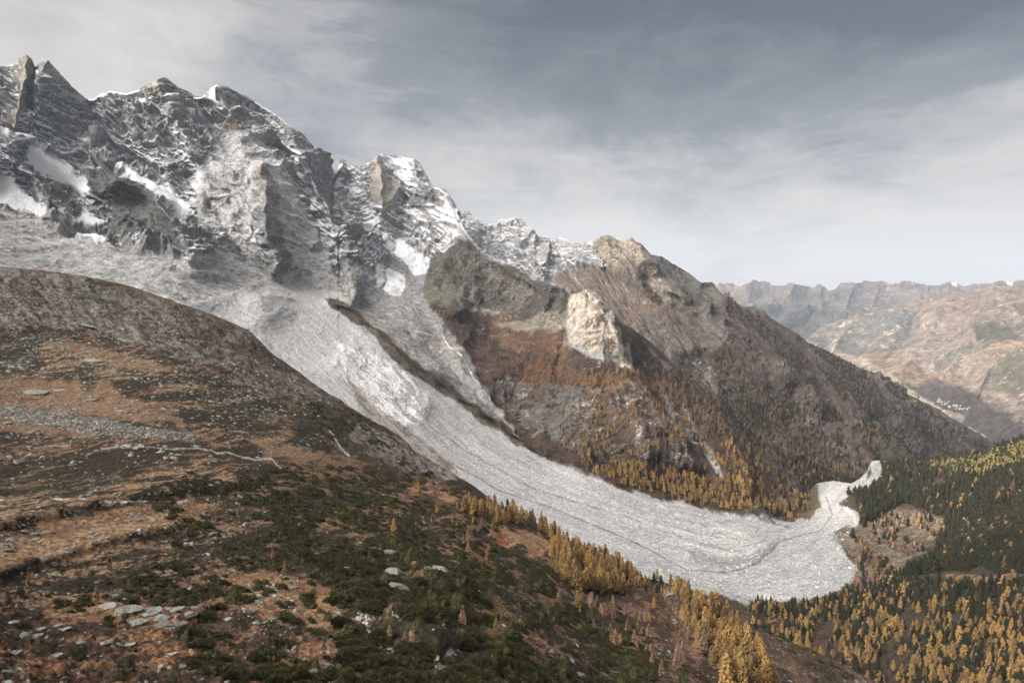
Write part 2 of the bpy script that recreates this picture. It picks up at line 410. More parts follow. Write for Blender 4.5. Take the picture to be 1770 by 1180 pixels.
relief(gF, [
 ([(44,95),(40,140),(30,200),(20,250)], 16, 130), ([(62,118),(52,180),(40,260)], 8, -90), ([(84,103),(66,150),(60,200)], 16, 120), ([(150,175),(190,250),(250,300)], 30, -140),
 ([(150,330),(210,310),(262,330),(310,395),(335,438)], 20, 110, 2), ([(60,200),(130,230),(200,290)], 14, 70), ([(20,250),(60,300),(100,350),(130,390)], 14, 80),
 ([(270,140),(290,190),(330,250),(360,320)], 22, 120), ([(235,270),(290,330),(345,385)], 12, -70),
 ([(370,152),(400,200),(425,260)], 20, 90), ([(450,290),(458,340),(470,395)], 12, 130), ([(455,355),(462,400),(475,470)], 14, 170), ([(440,180),(490,260),(530,340),(560,430)], 18, -90),
 ([(500,225),(545,300),(580,370),(600,440)], 16, 90), ([(340,290),(370,370),(420,450)], 18, -80), ([(590,285),(620,350),(650,420),(672,440)], 18, -110),
 ([(605,480),(612,505),(606,520)], 12, 110, 2), ([(650,272),(662,320),(660,370)], 12, 80), ([(680,300),(700,330),(702,360)], 8, -60), ([(712,280),(722,310),(740,340)], 9, 60),
 ([(700,357),(750,353),(790,380)], 9, 60), ([(795,410),(830,440),(780,450)], 14, 60), ([(740,475),(770,490),(790,530)], 20, 100, 2), ([(690,415),(670,470),(660,510)], 16, -60),
 ([(568,520),(600,530),(640,560),(690,610),(740,650),(800,690),(850,722),(900,758),(940,782)], 5.5, 60), ([(630,520),(690,560),(760,620),(830,690),(880,735)], 9, -55),
 ([(840,446),(900,480),(975,502)], 10, 50), ([(1012,503),(1045,525),(1070,562),(1090,615),(1105,665)], 26, 130), ([(985,520),(975,580),(960,640)], 16, -60), ([(1030,530),(1040,570),(1045,620)], 7, 25),
 ([(960,520),(930,580),(900,640),(880,680)], 22, -70), ([(1110,640),(1150,720),(1190,790),(1225,840)], 20, -60), ([(1000,690),(1010,740),(1020,790)], 14, 35), ([(1080,680),(1100,740),(1120,800)], 14, 35),
 ([(1150,690),(1180,740),(1200,800)], 12, 40), ([(1240,735),(1265,790),(1300,850)], 16, 40), ([(760,560),(800,640),(850,700)], 14, 30),
 ([(1210,985),(1280,990),(1330,950),(1300,920),(1230,905),(1100,900)], 10, 8, 2), ([(780,800),(860,845),(960,880),(1080,930),(1190,985),(1260,990),(1310,975),(1350,935),(1420,915),(1440,890)], 2.5, -5), ([(740,735),(800,775),(870,815),(940,850),(1040,880),(1110,905)], 3, -4), ([(1130,905),(1220,925),(1290,935),(1310,915)], 4, 6), ([(1080,892),(1180,935),(1270,955),(1320,935)], 4, 6), ([(640,600),(700,640),(740,700),(700,735)], 7, 9),
])
P = at(gF.U, gF.V, gF.D)
DEBRIS_POLY = [(350,520),(420,500),(500,492),(560,500),(600,515),(568,530),(600,545),(640,575),(700,640),(755,670),(800,700),(850,733),(900,767),(940,790),(1000,815),(1060,838),(1130,858),(1190,866),(1250,885),(1330,900),(1372,897),(1382,885),(1420,884),(1418,865),(1403,845),(1402,825),(1470,820),(1500,823),(1504,815),
 (1504,800),(1502,775),(1519,775),(1519,799),(1511,806),(1512,814),(1526,822),(1524,834),(1494,847),(1470,857),(1454,868),(1478,888),(1480,915),(1450,920),(1438,932),(1462,962),(1485,990),(1470,1010),(1400,1046),(1290,1041),(1200,1015),(1100,1010),(900,940),(700,810),(560,690),(430,590),(300,540)]
GULLY_POLY = [(622,535),(650,520),(700,525),(755,580),(780,590),(820,650),(860,705),(900,745),(965,790),(930,785),(880,735),(830,695),(760,640),(690,590)]
base = dict(a=ROCKM, b=ROCKD, c=ROCKL, bb=0.5, bc=0.22, snow=0.0, amp=16, streak=0.5)
SCRUB = dict(a=(0.10,0.062,0.042), b=(0.048,0.033,0.025), c=(0.2,0.185,0.165), bb=0.5, bc=0.3, snow=-.2, amp=24, streak=0.3)
WHITE = dict(snow=.88, amp=4)
FR = [
 ('P', [(-300,60),(0,90),(150,160),(300,120),(400,140),(590,260),(600,300),(665,450),(560,480),(470,490),(330,450),(200,425),(0,380),(-300,350)], 12, dict(a=ROCKM,b=ROCKD,c=(0.34,0.335,0.33),bb=.5,bc=.25,snow=.56,amp=56,streak=.85)),
 ('P', [(585,270),(660,255),(740,280),(800,360),(800,410),(740,455),(690,440),(620,400)], 10, dict(a=ROCKM,b=ROCKD,bb=.5,snow=.48,amp=46,streak=.5)),
 ('P', [(375,235),(440,215),(480,290),(520,335),(560,430),(590,500),(480,505),(420,470),(370,400),(330,350),(330,290)], 14, dict(a=(0.48,0.48,0.475),b=(0.33,0.33,0.325),c=(0.52,0.515,0.51),bb=.38,bc=.28,snow=.24,amp=27,streak=.8)),
 ('P', [(440,390),(458,352),(490,400),(500,480),(470,490),(440,470)], 7, dict(a=ROCKM,b=ROCKD,bb=.6,snow=.05,amp=30)),
 ('P', [(445,295),(460,285),(480,340),(485,370),(460,360)], 6, dict(a=ROCKM,b=ROCKB,bb=.5,snow=.1)),
 ('P', [(400,190),(430,190),(440,225),(415,240),(395,225)], 8, dict(a=ROCKL,b=ROCKB,c=STRAW,bc=.5,snow=.25)),
 ('P', [(160,300),(210,300),(262,325),(300,385),(330,438),(290,430),(190,398),(190,350),(150,320)], 8, dict(a=(0.155,0.152,0.146),b=(0.115,0.112,0.107),c=ROCKL,bb=.5,bc=.15,snow=.02,amp=26,streak=.9)),
 ('P', [(62,112),(84,102),(150,172),(140,190),(110,180),(80,140)], 4, dict(a=ROCKD,b=ROCKM,bb=.5,snow=.08)),
 ('P', [(22,110),(46,92),(64,118),(50,150),(40,200),(25,235),(14,210),(24,150)], 9, dict(a=(0.28,0.255,0.22),b=(0.18,0.165,0.145),bb=.4,snow=.08,amp=22)),
 ('P', [(243,160),(271,138),(300,145),(305,165),(280,172),(255,170)], 4, dict(a=(0.2,0.185,0.15),b=ROCKM,bb=.4,snow=.05)),
 ('P', [(350,170),(362,150),(400,150),(432,170),(410,188),(375,190)], 5, dict(a=ROCKM,b=ROCKD,bb=.4,snow=.2)),
 ('P', [(470,195),(530,235),(590,310),(620,400),(600,440),(570,370),(520,290),(480,230)], 7, dict(a=ROCKM,b=ROCKD,bb=.55,snow=.16)),
 ('P', [(640,283),(655,268),(680,300),(690,340),(665,372),(642,340)], 11, dict(a=(0.27,0.24,0.20),b=ROCKD,bb=.45,snow=.0,amp=22,streak=0)),
 ('P', [(690,330),(745,325),(765,350),(700,358)], 6, dict(a=(0.2,0.195,0.19),b=ROCKD,bb=.5,snow=.02)),
 # snow fields, couloirs and the small glaciers
 ('P', [(40,250),(68,253),(98,268),(129,297),(153,312),(159,342),(129,330),(85,306),(47,282)], 7, WHITE),
 ('P', [(-300,270),(0,300),(34,311),(51,331),(73,362),(78,380),(44,370),(0,357),(-300,350)], 7, dict(snow=.8,amp=7)),
 ('P', [(203,266),(237,287),(288,324),(332,365),(325,373),(288,350),(237,309)], 7, WHITE),
 ('P', [(125,396),(169,399),(210,430),(153,428)], 5, dict(snow=.72,amp=6)), ('P', [(146,362),(185,379),(163,390),(129,380)], 5, dict(snow=.72,amp=6)),
 ('P', [(80,226),(130,235),(150,262),(110,255)], 8, dict(snow=.62)), ('L', [(330,245),(345,300),(330,345)], 7, dict(snow=.62)),
 ('L', [(508,263),(542,304),(576,365),(592,425)], 5, dict(snow=.75)), ('L', [(595,300),(620,345),(655,390),(685,430)], 9, dict(snow=.66)), ('L', [(440,170),(400,190),(360,196)], 5, dict(snow=.62)), ('L', [(430,175),(480,215),(510,262)], 5, dict(snow=.55)),
 ('P', [(656,267),(710,276),(718,298),(703,335),(693,322),(676,298),(661,281)], 5, dict(snow=.66,amp=12)), ('L', [(697,318),(704,340),(700,372),(704,400)], 4, dict(snow=.62)),
 ('P', [(703,356),(751,350),(778,366),(800,395),(764,383),(717,374)], 5, dict(snow=.60,amp=14)), ('P', [(706,370),(755,374),(752,408),(708,410)], 6, dict(snow=.40)), ('L', [(778,362),(795,385),(815,412)], 4, dict(snow=.7)),
 ('P', [(659,423),(690,414),(735,440),(762,464),(720,473),(690,456)], 6, dict(snow=.82,amp=8)), ('P', [(649,455),(676,464),(700,478),(700,512),(652,500)], 6, dict(snow=.66,amp=9)), ('L', [(748,442),(784,422)], 4, dict(snow=.75)),
 # pale debris of the upper plateau
 ('P', [(-600,330),(0,362),(100,398),(200,428),(330,455),(400,492),(480,503),(560,500),(600,520),(575,540),(560,620),(500,700),(-600,900)], 12, dict(a=(0.47,0.466,0.462),b=(0.34,0.336,0.332),c=(0.58,0.575,0.57),bb=.46,bc=.38,snow=-.1,amp=12,streak=.95)),
 ('P', [(330,440),(400,430),(470,470),(520,490),(420,510),(340,480)], 9, dict(a=ROCKL,b=ROCKM,bb=.5,bc=.4,snow=.25,amp=12)),
 ('P', [(450,462),(475,470),(505,500),(498,512),(470,495)], 4, dict(a=ROCKM,b=(0.12,0.13,0.09),bb=.5,snow=-.1,amp=10)),
 ('P', [(300,490),(420,512),(420,535),(340,528)], 7, dict(c=(0.62,0.62,0.62),bc=.55)),
 ('P', DEBRIS_POLY, 3, dict(a=(0.375,0.375,0.378),b=(0.265,0.265,0.268),c=(0.46,0.46,0.463),bb=.45,bc=.26,snow=-.3,amp=2.6,streak=.3)),
 ('P', [(350,515),(500,492),(600,515),(640,575),(600,640),(520,640),(400,570)], 25, dict(a=(0.46,0.457,0.455),b=(0.33,0.328,0.326),bb=.5,bc=.36,amp=8,streak=.9)),
 ('P', [(570,590),(650,612),(700,645),(735,680),(740,715),(705,722),(650,705),(600,660)], 6, dict(a=(0.58,0.58,0.58),b=(0.34,0.34,0.34),c=(0.68,0.68,0.68),bb=.42,bc=.35,amp=9,streak=.9)),
 ('P', [(560,560),(600,590),(660,640),(640,650),(590,610)], 8, dict(c=(0.66,0.66,0.66),bc=.5)),
 ('P', [(600,650),(700,725),(800,830),(760,835),(700,800),(640,740)], 8, dict(a=(0.30,0.28,0.265),b=(0.15,0.125,0.11),bb=.5,bc=.2,amp=7)),
 ('P', [(1080,880),(1250,905),(1340,930),(1330,965),(1270,985),(1180,960),(1100,920)], 14, dict(a=(0.44,0.43,0.425),amp=3.5,streak=.3)),
 ('L', [(1200,962),(1250,975),(1300,968),(1335,945)], 9, dict(a=(0.27,0.27,0.265),b=(0.19,0.19,0.185),bb=.5,bc=.12,o=.9)),
 ('L', [(780,800),(860,845),(960,880),(1080,930),(1190,985),(1260,990),(1310,975),(1350,935),(1420,915),(1440,890),(1430,860)], 1.1, dict(a=(0.17,0.17,0.17),b=(0.12,0.12,0.12),bc=.05,o=.95)),
 ('L', [(740,735),(800,775),(870,815),(940,850),(1040,880),(1110,905)], 1.4, dict(a=(0.22,0.22,0.22),b=(.2,.2,.2),bc=.1,o=.8)), ('L', [(1038,822),(1062,838),(1092,850)], 3, dict(a=(0.1,0.09,0.08),b=(0.1,0.09,0.08),bc=.05,o=.9)), ('L', [(1312,898),(1340,905),(1362,911)], 2.5, dict(a=(0.12,0.11,0.1),b=(0.1,0.1,0.1),bc=.05,o=.9)),
 ('L', [(1130,905),(1220,925),(1290,935),(1310,915),(1290,905)], 1.4, dict(a=(.26,.26,.26),b=(.22,.22,.22),bc=.1,o=.7)), ('L', [(1080,892),(1180,935),(1270,955),(1320,935),(1330,912)], 1.6, dict(a=(.26,.26,.26),b=(.22,.22,.22),bc=.1,o=.7)), ('L', [(1230,1020),(1320,1018),(1400,1000),(1440,965)], 1.6, dict(a=(.3,.3,.3),bc=.15,o=.7)), ('L', [(860,800),(960,845),(1060,875),(1160,890)], 1.3, dict(a=(.26,.26,.26),bc=.1,o=.7)),
 ('P', GULLY_POLY, 7, dict(a=(0.34,0.33,0.32),b=(0.2,0.18,0.17),c=(0.5,0.5,0.49),bb=.45,bc=.3,snow=-.1,amp=6,streak=.6)),
 ('P', [(566,517),(602,523),(676,583),(755,650),(826,700),(898,755),(950,788),(895,768),(820,716),(740,668),(678,618),(630,562),(580,535)], 3, dict(a=(0.13,0.105,0.082),b=(0.065,0.05,0.038),c=(0.2,0.17,0.14),bb=.5,bc=.2,snow=-.2,amp=6)),
 ('P', [(600,610),(660,622),(710,655),(742,700),(735,722),(700,735),(650,705),(620,660)], 7, dict(a=(.62,.62,.62),b=(.26,.26,.26),c=(.7,.7,.7),bb=.5,bc=.3,amp=10,streak=.9)), ('L', [(765,575),(775,600),(800,620),(820,655),(850,690)], 1.6, dict(c=(.6,.6,.6),bc=.62)),
 # spur, slopes and cliffs on the right of the gully
 ('P', [(795,408),(834,437),(876,457),(975,501),(998,508),(975,560),(920,565),(870,540),(800,525),(735,480),(751,440)], 7, dict(a=(0.175,0.162,0.138),b=(0.072,0.065,0.056),c=(0.105,0.078,0.056),bb=.52,bc=.38,snow=-.1,amp=42,streak=.3)),
 ('P', [(738,475),(775,470),(792,500),(785,540),(745,530),(728,500)], 5, dict(a=(0.17,0.16,0.125),b=(0.09,0.085,0.07),bb=.5,snow=-.1,amp=20)),
 ('P', [(588,490),(610,482),(628,500),(622,525),(600,520)], 3, dict(a=(0.2,0.19,0.14),b=ROCKM,bb=.45,snow=-.2,amp=12)),
 ('P', [(742,528),(800,535),(870,545),(980,560),(990,600),(1060,625),(1110,640),(1165,632),(1300,780),(1400,860),(1400,893),(1330,900),(1250,885),(1130,858),(1000,815),(940,790),(890,735),(840,670),(790,590)], 7, SCRUB),
 ('P', [(860,548),(980,575),(985,620),(900,610),(850,575)], 14, dict(a=RUST,b=BROWN,c=(0.2,0.18,0.15),bb=.4,bc=.35)), ('P', [(860,560),(960,540),(990,560),(960,580)], 7, dict(a=(0.24,0.21,0.17),b=ROCKB,bb=.35)),
 ('P', [(985,520),(998,508),(1015,502),(1040,522),(1058,548),(1082,600),(1092,645),(1066,632),(1044,612),(1020,616),(998,594),(978,600),(984,560)], 9, dict(a=(0.44,0.405,0.35),b=(0.29,0.262,0.225),c=(0.12,0.085,0.06),bb=.5,bc=.36,amp=24,streak=0)),  # crag colour painted lighter than its rock, for the sunlit face
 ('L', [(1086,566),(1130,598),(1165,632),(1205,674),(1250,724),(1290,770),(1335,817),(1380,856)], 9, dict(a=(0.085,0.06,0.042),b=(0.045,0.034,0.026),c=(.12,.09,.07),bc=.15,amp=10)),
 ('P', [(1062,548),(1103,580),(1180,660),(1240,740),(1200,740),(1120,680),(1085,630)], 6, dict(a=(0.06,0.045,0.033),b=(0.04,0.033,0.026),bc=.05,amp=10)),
 ('P', [(850,645),(930,640),(1000,668),(1080,668),(1150,685),(1200,745),(1235,835),(1180,810),(1080,790),(1000,788),(920,740),(860,690)], 9, dict(a=(0.175,0.162,0.148),b=(0.08,0.056,0.042),c=(0.29,0.28,0.265),bb=.58,bc=.33,amp=34,streak=.0)),
 ('P', [(880,610),(1000,640),(1150,660),(1150,690),(1000,672),(900,650)], 10, dict(a=(0.13,0.07,0.035),b=BROWN,bb=.45,bc=.15)),
 ('L', [(1180,700),(1190,735),(1210,770),(1232,800),(1248,832)], 4, dict(a=(0.42,0.40,0.38),b=(0.3,0.27,0.25),bb=.35,amp=2)), ('L', [(1150,690),(1165,740),(1185,790)], 4, dict(a=(0.33,0.31,0.29),b=(0.2,0.18,0.16))), ('L', [(1020,640),(1030,640)], 2, {}),
 ('P', [(1390,850),(1415,838),(1420,875),(1395,895),(1380,880)], 5, dict(a=(0.11,0.09,0.052),b=(0.07,0.055,0.035),bc=.1,amp=2)),
 # the valley floor and the forest hill on the right
 ('P', [(1445,922),(1480,910),(1478,888),(1458,868),(1470,852),(1505,843),(1525,826),(1523,800),(1600,796),(1770,750),(2400,680),(2400,1230),(1100,1230),(1100,1040),(1200,1020),(1290,1043),(1400,1048),(1472,1012),(1488,990),(1462,958)], 5, dict(a=(0.075,0.055,0.036),b=(0.045,0.038,0.026),c=(0.16,0.13,0.10),bb=.5,bc=.2,amp=5,streak=.2)),
 ('P', [(1445,925),(1490,900),(1560,880),(1640,905),(1610,950),(1560,1000),(1500,1020),(1470,1010),(1490,985)], 9, dict(a=(0.19,0.155,0.12),b=(0.085,0.065,0.048),c=(0.33,0.31,0.28),bb=.48,bc=.25)),
 ('P', [(1650,865),(1690,850),(1745,856),(1735,875),(1670,885)], 7, dict(a=STRAW,b=BROWN,c=(.34,.31,.27),bb=.4,bc=.3)), ('P', [(1535,845),(1565,840),(1575,860),(1545,862)], 5, dict(a=STRAW,b=BROWN,bb=.4)),
 ('L', [(1640,1000),(1700,1008),(1770,998)], 6, dict(a=STRAW,b=BROWN,bb=.4)), ('L', [(1710,1065),(1770,1068)], 4, dict(a=LICHEN,bb=.3)),
 ('P', [(1270,1045),(1400,1060),(1460,1120),(1600,1180),(1500,1230),(1200,1230)], 12, dict(a=(0.085,0.055,0.042),b=HEATH,c=STRAW,bb=.5,bc=.25)),
]
A = paint(gF.U, gF.V, base, FR)
# flow lines: the debris came down in long tongues
FLOW = np.array([(380,440),(500,505),(620,600),(720,690),(820,775),(950,850),(1100,915),(1250,950),(1360,925),(1430,880),(1470,840),(1500,800)], float)
seg = np.r_[0, np.cumsum(np.hypot(*np.diff(FLOW, axis=0).T))]
best = np.full(gF.U.shape, 1e9); al_ = np.zeros_like(best); ac_ = np.zeros_like(best)
for k in range(len(FLOW) - 1):
    a_, d_ = FLOW[k], FLOW[k + 1] - FLOW[k]; L_ = np.hypot(*d_)
    t_ = np.clip(((gF.U - a_[0]) * d_[0] + (gF.V - a_[1]) * d_[1]) / L_ ** 2, 0, 1)
    dx = gF.U - a_[0] - t_ * d_[0]; dy = gF.V - a_[1] - t_ * d_[1]; ds = np.hypot(dx, dy); m_ = ds < best
    best[m_] = ds[m_]; al_[m_] = (seg[k] + t_ * L_)[m_]; ac_[m_] = (np.sign(dx * d_[1] - dy * d_[0]) * ds)[m_]
fl = fbm(np.stack([ac_ / 7.0, al_ / 75.0, ac_ * 0], -1), 1.0, 4, 0.6, 17); fl2 = fbm(np.stack([ac_ / 2.2, al_ / 14.0, ac_ * 0 + 5], -1), 1.0, 3, 0.6, 18)
wdeb = np.clip(poly_sd(gF.U, gF.V, DEBRIS_POLY) / 6 + .5, 0, 1)
A['bb'] = (A['bb'] + wdeb * (0.36 * fl + 0.25 * fl2)).astype(F32); A['bc'] = (A['bc'] - wdeb * 0.25 * fl).astype(F32)
flow_h = wdeb * (1.8 * fl + 0.9 * fl2)
N = normals(smooth(P, 8))
Q = P.copy()
Qs = Q * np.array([1.0, 0.16, 0.42]) ; ribs = rmf(Qs, 240, 8, 1)
th = R(33); q2 = np.stack([Q[..., 0] * math.cos(th) - Q[..., 2] * math.sin(th), Q[..., 1] * 0.16, (Q[..., 0] * math.sin(th) + Q[..., 2] * math.cos(th)) * 3.2], -1)
ledge = rmf(q2, 210, 8, 5)
fine = fbm(Q, 42, 5, 0.7, 8)
am = smooth(A['amp'], 3)
disp = am * ((1.15 - A['streak'] * 0.75) * ribs + (0.1 + A['streak'] * 0.95) * ledge + 0.42 * fine)
view = -P / np.linalg.norm(P, axis=-1, keepdims=True)
def push(N):
    c = np.clip((N * view).sum(-1, keepdims=True) * 1.7 - .1, 0, 1); d = N * (1 - c) + view * c
    return d / np.linalg.norm(d, axis=-1, keepdims=True)
edge = np.clip((gF.V - gF.V[0]) / 10.0, 0.22, 1.0)
P = P + push(N) * (disp * edge + flow_h)[..., None]
N2 = normals(P)
rel = (N2 - normals(smooth(P, 6)))[..., 2]
A['snow'] = (A['snow'] + np.where(A['snow'] > 0, np.clip(rel * 1.0, -.42, .36), 0)).astype(F32)
del Qs, q2, ribs, ledge, fine, disp, Q
landF = Land(); landF.P, landF.N, landF.U, landF.V = P, N2, gF.U, gF.V
fu = (gF.U[:-1, :-1] + gF.U[1:, 1:]) / 2; fv = (gF.V[:-1, :-1] + gF.V[1:, 1:]) / 2
zz = np.zeros_like(fu); wq = np.stack([fu, fv, zz], -1)
wu = fu + 7 * fbm(wq, 45, 4, 0.6, 3); wv = fv + 7 * fbm(wq, 45, 4, 0.6, 9)
is_deb = poly_sd(wu, wv, DEBRIS_POLY) > 0
VAL_POLY = [(1390,868),(1410,836),(1440,830),(1490,800),(1520,780),(2400,600),(2400,1300),(1000,1300),(1100,1010),(1290,1000),(1400,900)]
is_val = (poly_sd(fu, fv, VAL_POLY) > 0) & ~is_deb
P2, A2, nb = add_back(P, A, 900, 620)
pad = lambda m, x: np.concatenate([np.full((nb, m.shape[1]), x), m], 0)
backval = np.tile((us[:-1] > 1395), (nb, 1))
is_deb = pad(is_deb, False); is_val = np.concatenate([backval, is_val], 0)
emit('debris_flow', P2, A2, is_deb, MAT_DEBRIS)
emit('valley_floor', P2, A2, is_val, MAT_VALLEY)
emit('mountain', P2, A2, ~is_deb & ~is_val, MAT_ROCK, flat=True)
del P2, A2

# ================================================================ the ridge behind, running down the valley
BACK_PTS = [(600,470,3800),(735,345,3700),(800,371,3650),(883,378,3600),(958,413,3500),(1049,410,3350),(1107,423,3300),(1212,488,3200),(1307,532,3200),(1408,594,3250),(1500,642,3350),(1611,699,3500),(1729,769,3700),(2000,930,3900),
 (850,440,3150),(900,480,2900),(980,500,2750),(1060,560,2500),(1000,520,2620),(1120,520,2650),(1120,600,2300),(1160,500,2850),(1200,560,2600),(1300,600,2680),(1200,660,2150),(1300,700,2050),(1400,700,2450),(1300,780,1800),(1400,800,1880),(1500,760,2300),(1480,800,2000),(1400,860,1450),(1500,840,1800),(1600,800,2600),(1650,790,2900),
 (1340,840,1550),(1300,900,1500),(1600,900,2200),(1000,700,2100),(800,600,2900),(1900,1000,3500)]
tk = TPS(BACK_PTS)
usk = ulist(700, 1900, 1.6)
gK = grid(usk, BACK_TOP, [(700,560),(800,520),(1000,600),(1200,760),(1300,860),(1420,900),(1500,870),(1600,850),(1730,830),(1900,960)], 250, tk, jag=2.4)
relief(gK, [([(807,362),(830,420),(850,470)], 14, 60), ([(883,380),(900,430),(930,480)], 16, 80), ([(950,413),(975,460),(1000,500)], 14, -70), ([(1040,412),(1060,450),(1085,480)], 12, 70), ([(1093,415),(1110,450),(1130,490),(1190,520)], 14, 110),
 ([(1130,475),(1160,500),(1200,540)], 12, 80), ([(1049,470),(1090,530),(1150,600)], 26, -120), ([(1212,488),(1240,540),(1300,620),(1350,700)], 22, 70), ([(1180,560),(1240,640),(1300,720)], 18, -60),
 ([(1307,532),(1340,590),(1400,660),(1460,740)], 18, 50), ([(1400,640),(1450,710),(1500,780)], 16, -50), ([(1290,768),(1340,800),(1400,815)], 9, 35), ([(1330,760),(1400,780),(1480,800)], 8, 25)])
P = at(gK.U, gK.V, gK.D)
baseK = dict(a=(0.135,0.104,0.086), b=(0.066,0.052,0.043), c=(0.15,0.125,0.105), bb=0.5, bc=0.30, snow=-.2, amp=54, streak=.2)
KR = [
 ('P', [(700,300),(800,360),(900,370),(990,410),(1040,405),(1060,470),(1010,520),(900,520),(700,600)], 9, dict(a=ROCKM,b=ROCKD,c=ROCKL,bb=.5,bc=.25,snow=.46,amp=38,streak=.5)),
 ('P', [(1030,405),(1110,412),(1130,445),(1100,470),(1110,500),(1060,480),(1030,450)], 11, dict(a=(0.27,0.235,0.19),b=(0.13,0.11,0.09),c=(0.36,0.3,0.24),bb=.45,bc=.3,snow=-.1,amp=22,streak=0)),  # sunlit rock: paler, warmer colour painted in for the light
 ('P', [(1095,413),(1120,440),(1200,475),(1250,515),(1230,530),(1180,500),(1130,470)], 6, dict(a=(0.14,0.13,0.115),b=(0.09,0.085,0.075),c=(.2,.18,.15),bb=.45,bc=.3,snow=-.1,amp=20)),
 ('P', [(1125,480),(1150,480),(1185,510),(1195,530),(1140,520)], 10, dict(a=(0.34,0.30,0.24),b=(0.2,0.175,0.14),bb=.4,snow=-.1,amp=18,streak=0)),  # second sunlit patch, its light painted into the rock colour
 ('P', [(960,480),(1040,460),(1110,500),(1180,540),(1160,620),(1080,580),(1000,530)], 9, dict(a=(0.21,0.195,0.18),b=(0.15,0.108,0.082),c=(.27,.26,.25),bb=.45,bc=.3,snow=-.1,amp=8,streak=.1)),
 ('P', [(1110,540),(1200,530),(1260,570),(1250,600),(1150,620),(1110,590)], 8, dict(a=(0.19,0.175,0.155),b=(0.12,0.1,0.085),bb=.45,amp=18)),
 ('L', [(834,437),(856,447),(880,458)], 4, dict(snow=.9)), ('P', [(940,500),(1000,480),(1010,490),(975,505)], 5, dict(snow=.3)), ('L', [(1050,455),(1090,510),(1130,560),(1160,600)], 4, dict(a=(.3,.29,.28),o=.6)), ('L', [(1075,450),(1110,520),(1150,570)], 3, dict(a=(.3,.29,.28),o=.5)),
 ('P', [(1190,600),(1230,620),(1260,660),(1235,680),(1205,650)], 9, dict(a=(.2,.18,.155),b=(.09,.075,.06),c=(.27,.25,.22),bb=.45,bc=.35,amp=50)), ('P', [(1280,590),(1320,610),(1360,650),(1340,665),(1300,630)], 9, dict(a=(.19,.165,.14),b=(.09,.07,.06),bb=.45,bc=.3,amp=45)), ('P', [(1330,690),(1370,700),(1400,740),(1370,745),(1345,720)], 9, dict(a=(.2,.175,.15),b=(.08,.065,.05),bb=.5,bc=.3,amp=45)),
 ('P', [(1440,690),(1480,700),(1510,740),(1490,755),(1455,720)], 9, dict(a=(.19,.15,.125),b=(.09,.07,.06),bb=.45,bc=.3)), ('L', [(1380,600),(1430,660),(1480,740),(1520,790)], 5, dict(a=(.19,.15,.12),b=(.13,.1,.08),o=.8)), ('L', [(1300,560),(1350,620),(1400,690)], 4, dict(a=(.2,.165,.13),b=(.12,.09,.07),o=.7)),
 ('L', [(1240,540),(1260,550),(1290,560)], 4, dict(a=(0.24,0.21,0.16),b=(0.2,0.16,0.12))), ('L', [(1250,520),(1300,540),(1340,560),(1380,570)], 3, dict(a=(0.18,0.15,0.10),b=(0.16,.12,.08))),
 ('L', [(1160,615),(1168,640),(1175,655)], 2.5, dict(a=(.45,.44,.43),b=(.3,.3,.3),o=.8)), ('L', [(1318,665),(1326,700)], 5, dict(a=(.2,.18,.16),o=.7)), ('L', [(1395,702),(1405,716)], 2, dict(a=(.4,.4,.38))), ('L', [(1320,752),(1345,765),(1372,780)], 2.5, dict(a=(.26,.21,.16))),
 ('P', [(1390,640),(1440,640),(1460,700),(1440,760),(1400,700)], 12, dict(a=(0.13,0.10,0.085),c=(.22,.2,.18),bc=.3)), ('L', [(1540,700),(1570,715)], 5, dict(a=(0.2,0.17,0.11))), ('L', [(1300,755),(1400,800),(1470,812)], 5, dict(a=(0.13,0.10,0.05),b=(.1,.08,.045))),
 ('P', [(1250,540),(1330,540),(1500,650),(1560,700),(1500,720),(1380,640),(1280,600)], 12, dict(a=(0.135,0.095,0.082),b=(0.08,0.06,0.052),bc=.14,amp=12)),
]
A = paint(gK.U, gK.V, baseK, KR)
sa = gK.U * .78 - gK.V * .62; sl_ = gK.U * .62 + gK.V * .78
fl = fbm(np.stack([sa / 16.0, sl_ / 110.0, sa * 0], -1), 1.0, 5, .62, 72, True)
wk = np.clip((gK.V - gK.V[0] - 25) / 40, 0, 1)
A['bb'] = (A['bb'] + wk * .45 * fl).astype(F32)
N = normals(smooth(P, 6))
disp = wk * 30 * fl + smooth(A['amp'], 3) * 1.25 * (rmf(P * np.array([1, .3, .45]), 240, 8, 31) + 0.4 * fbm(P, 50, 4, 0.7, 33))
view = -P / np.linalg.norm(P, axis=-1, keepdims=True)
P = P + push(N) * (disp * np.clip((gK.V - gK.V[0]) / 9.0, 0.25, 1))[..., None]
N2 = normals(P)
rel = (N2 - normals(smooth(P, 6)))[..., 2]
A['snow'] = (A['snow'] + np.where(A['snow'] > 0, np.clip(rel * 1.1, -.42, .38), 0)).astype(F32)
landK = Land(); landK.P, landK.N, landK.U, landK.V = P, N2, gK.U, gK.V
P2, A2, _ = add_back(P, A, 1500, 900)
emit('mountain_ridge', P2, A2, np.ones((P2.shape[0] - 1, P2.shape[1] - 1), bool), MAT_ROCK, flat=True)

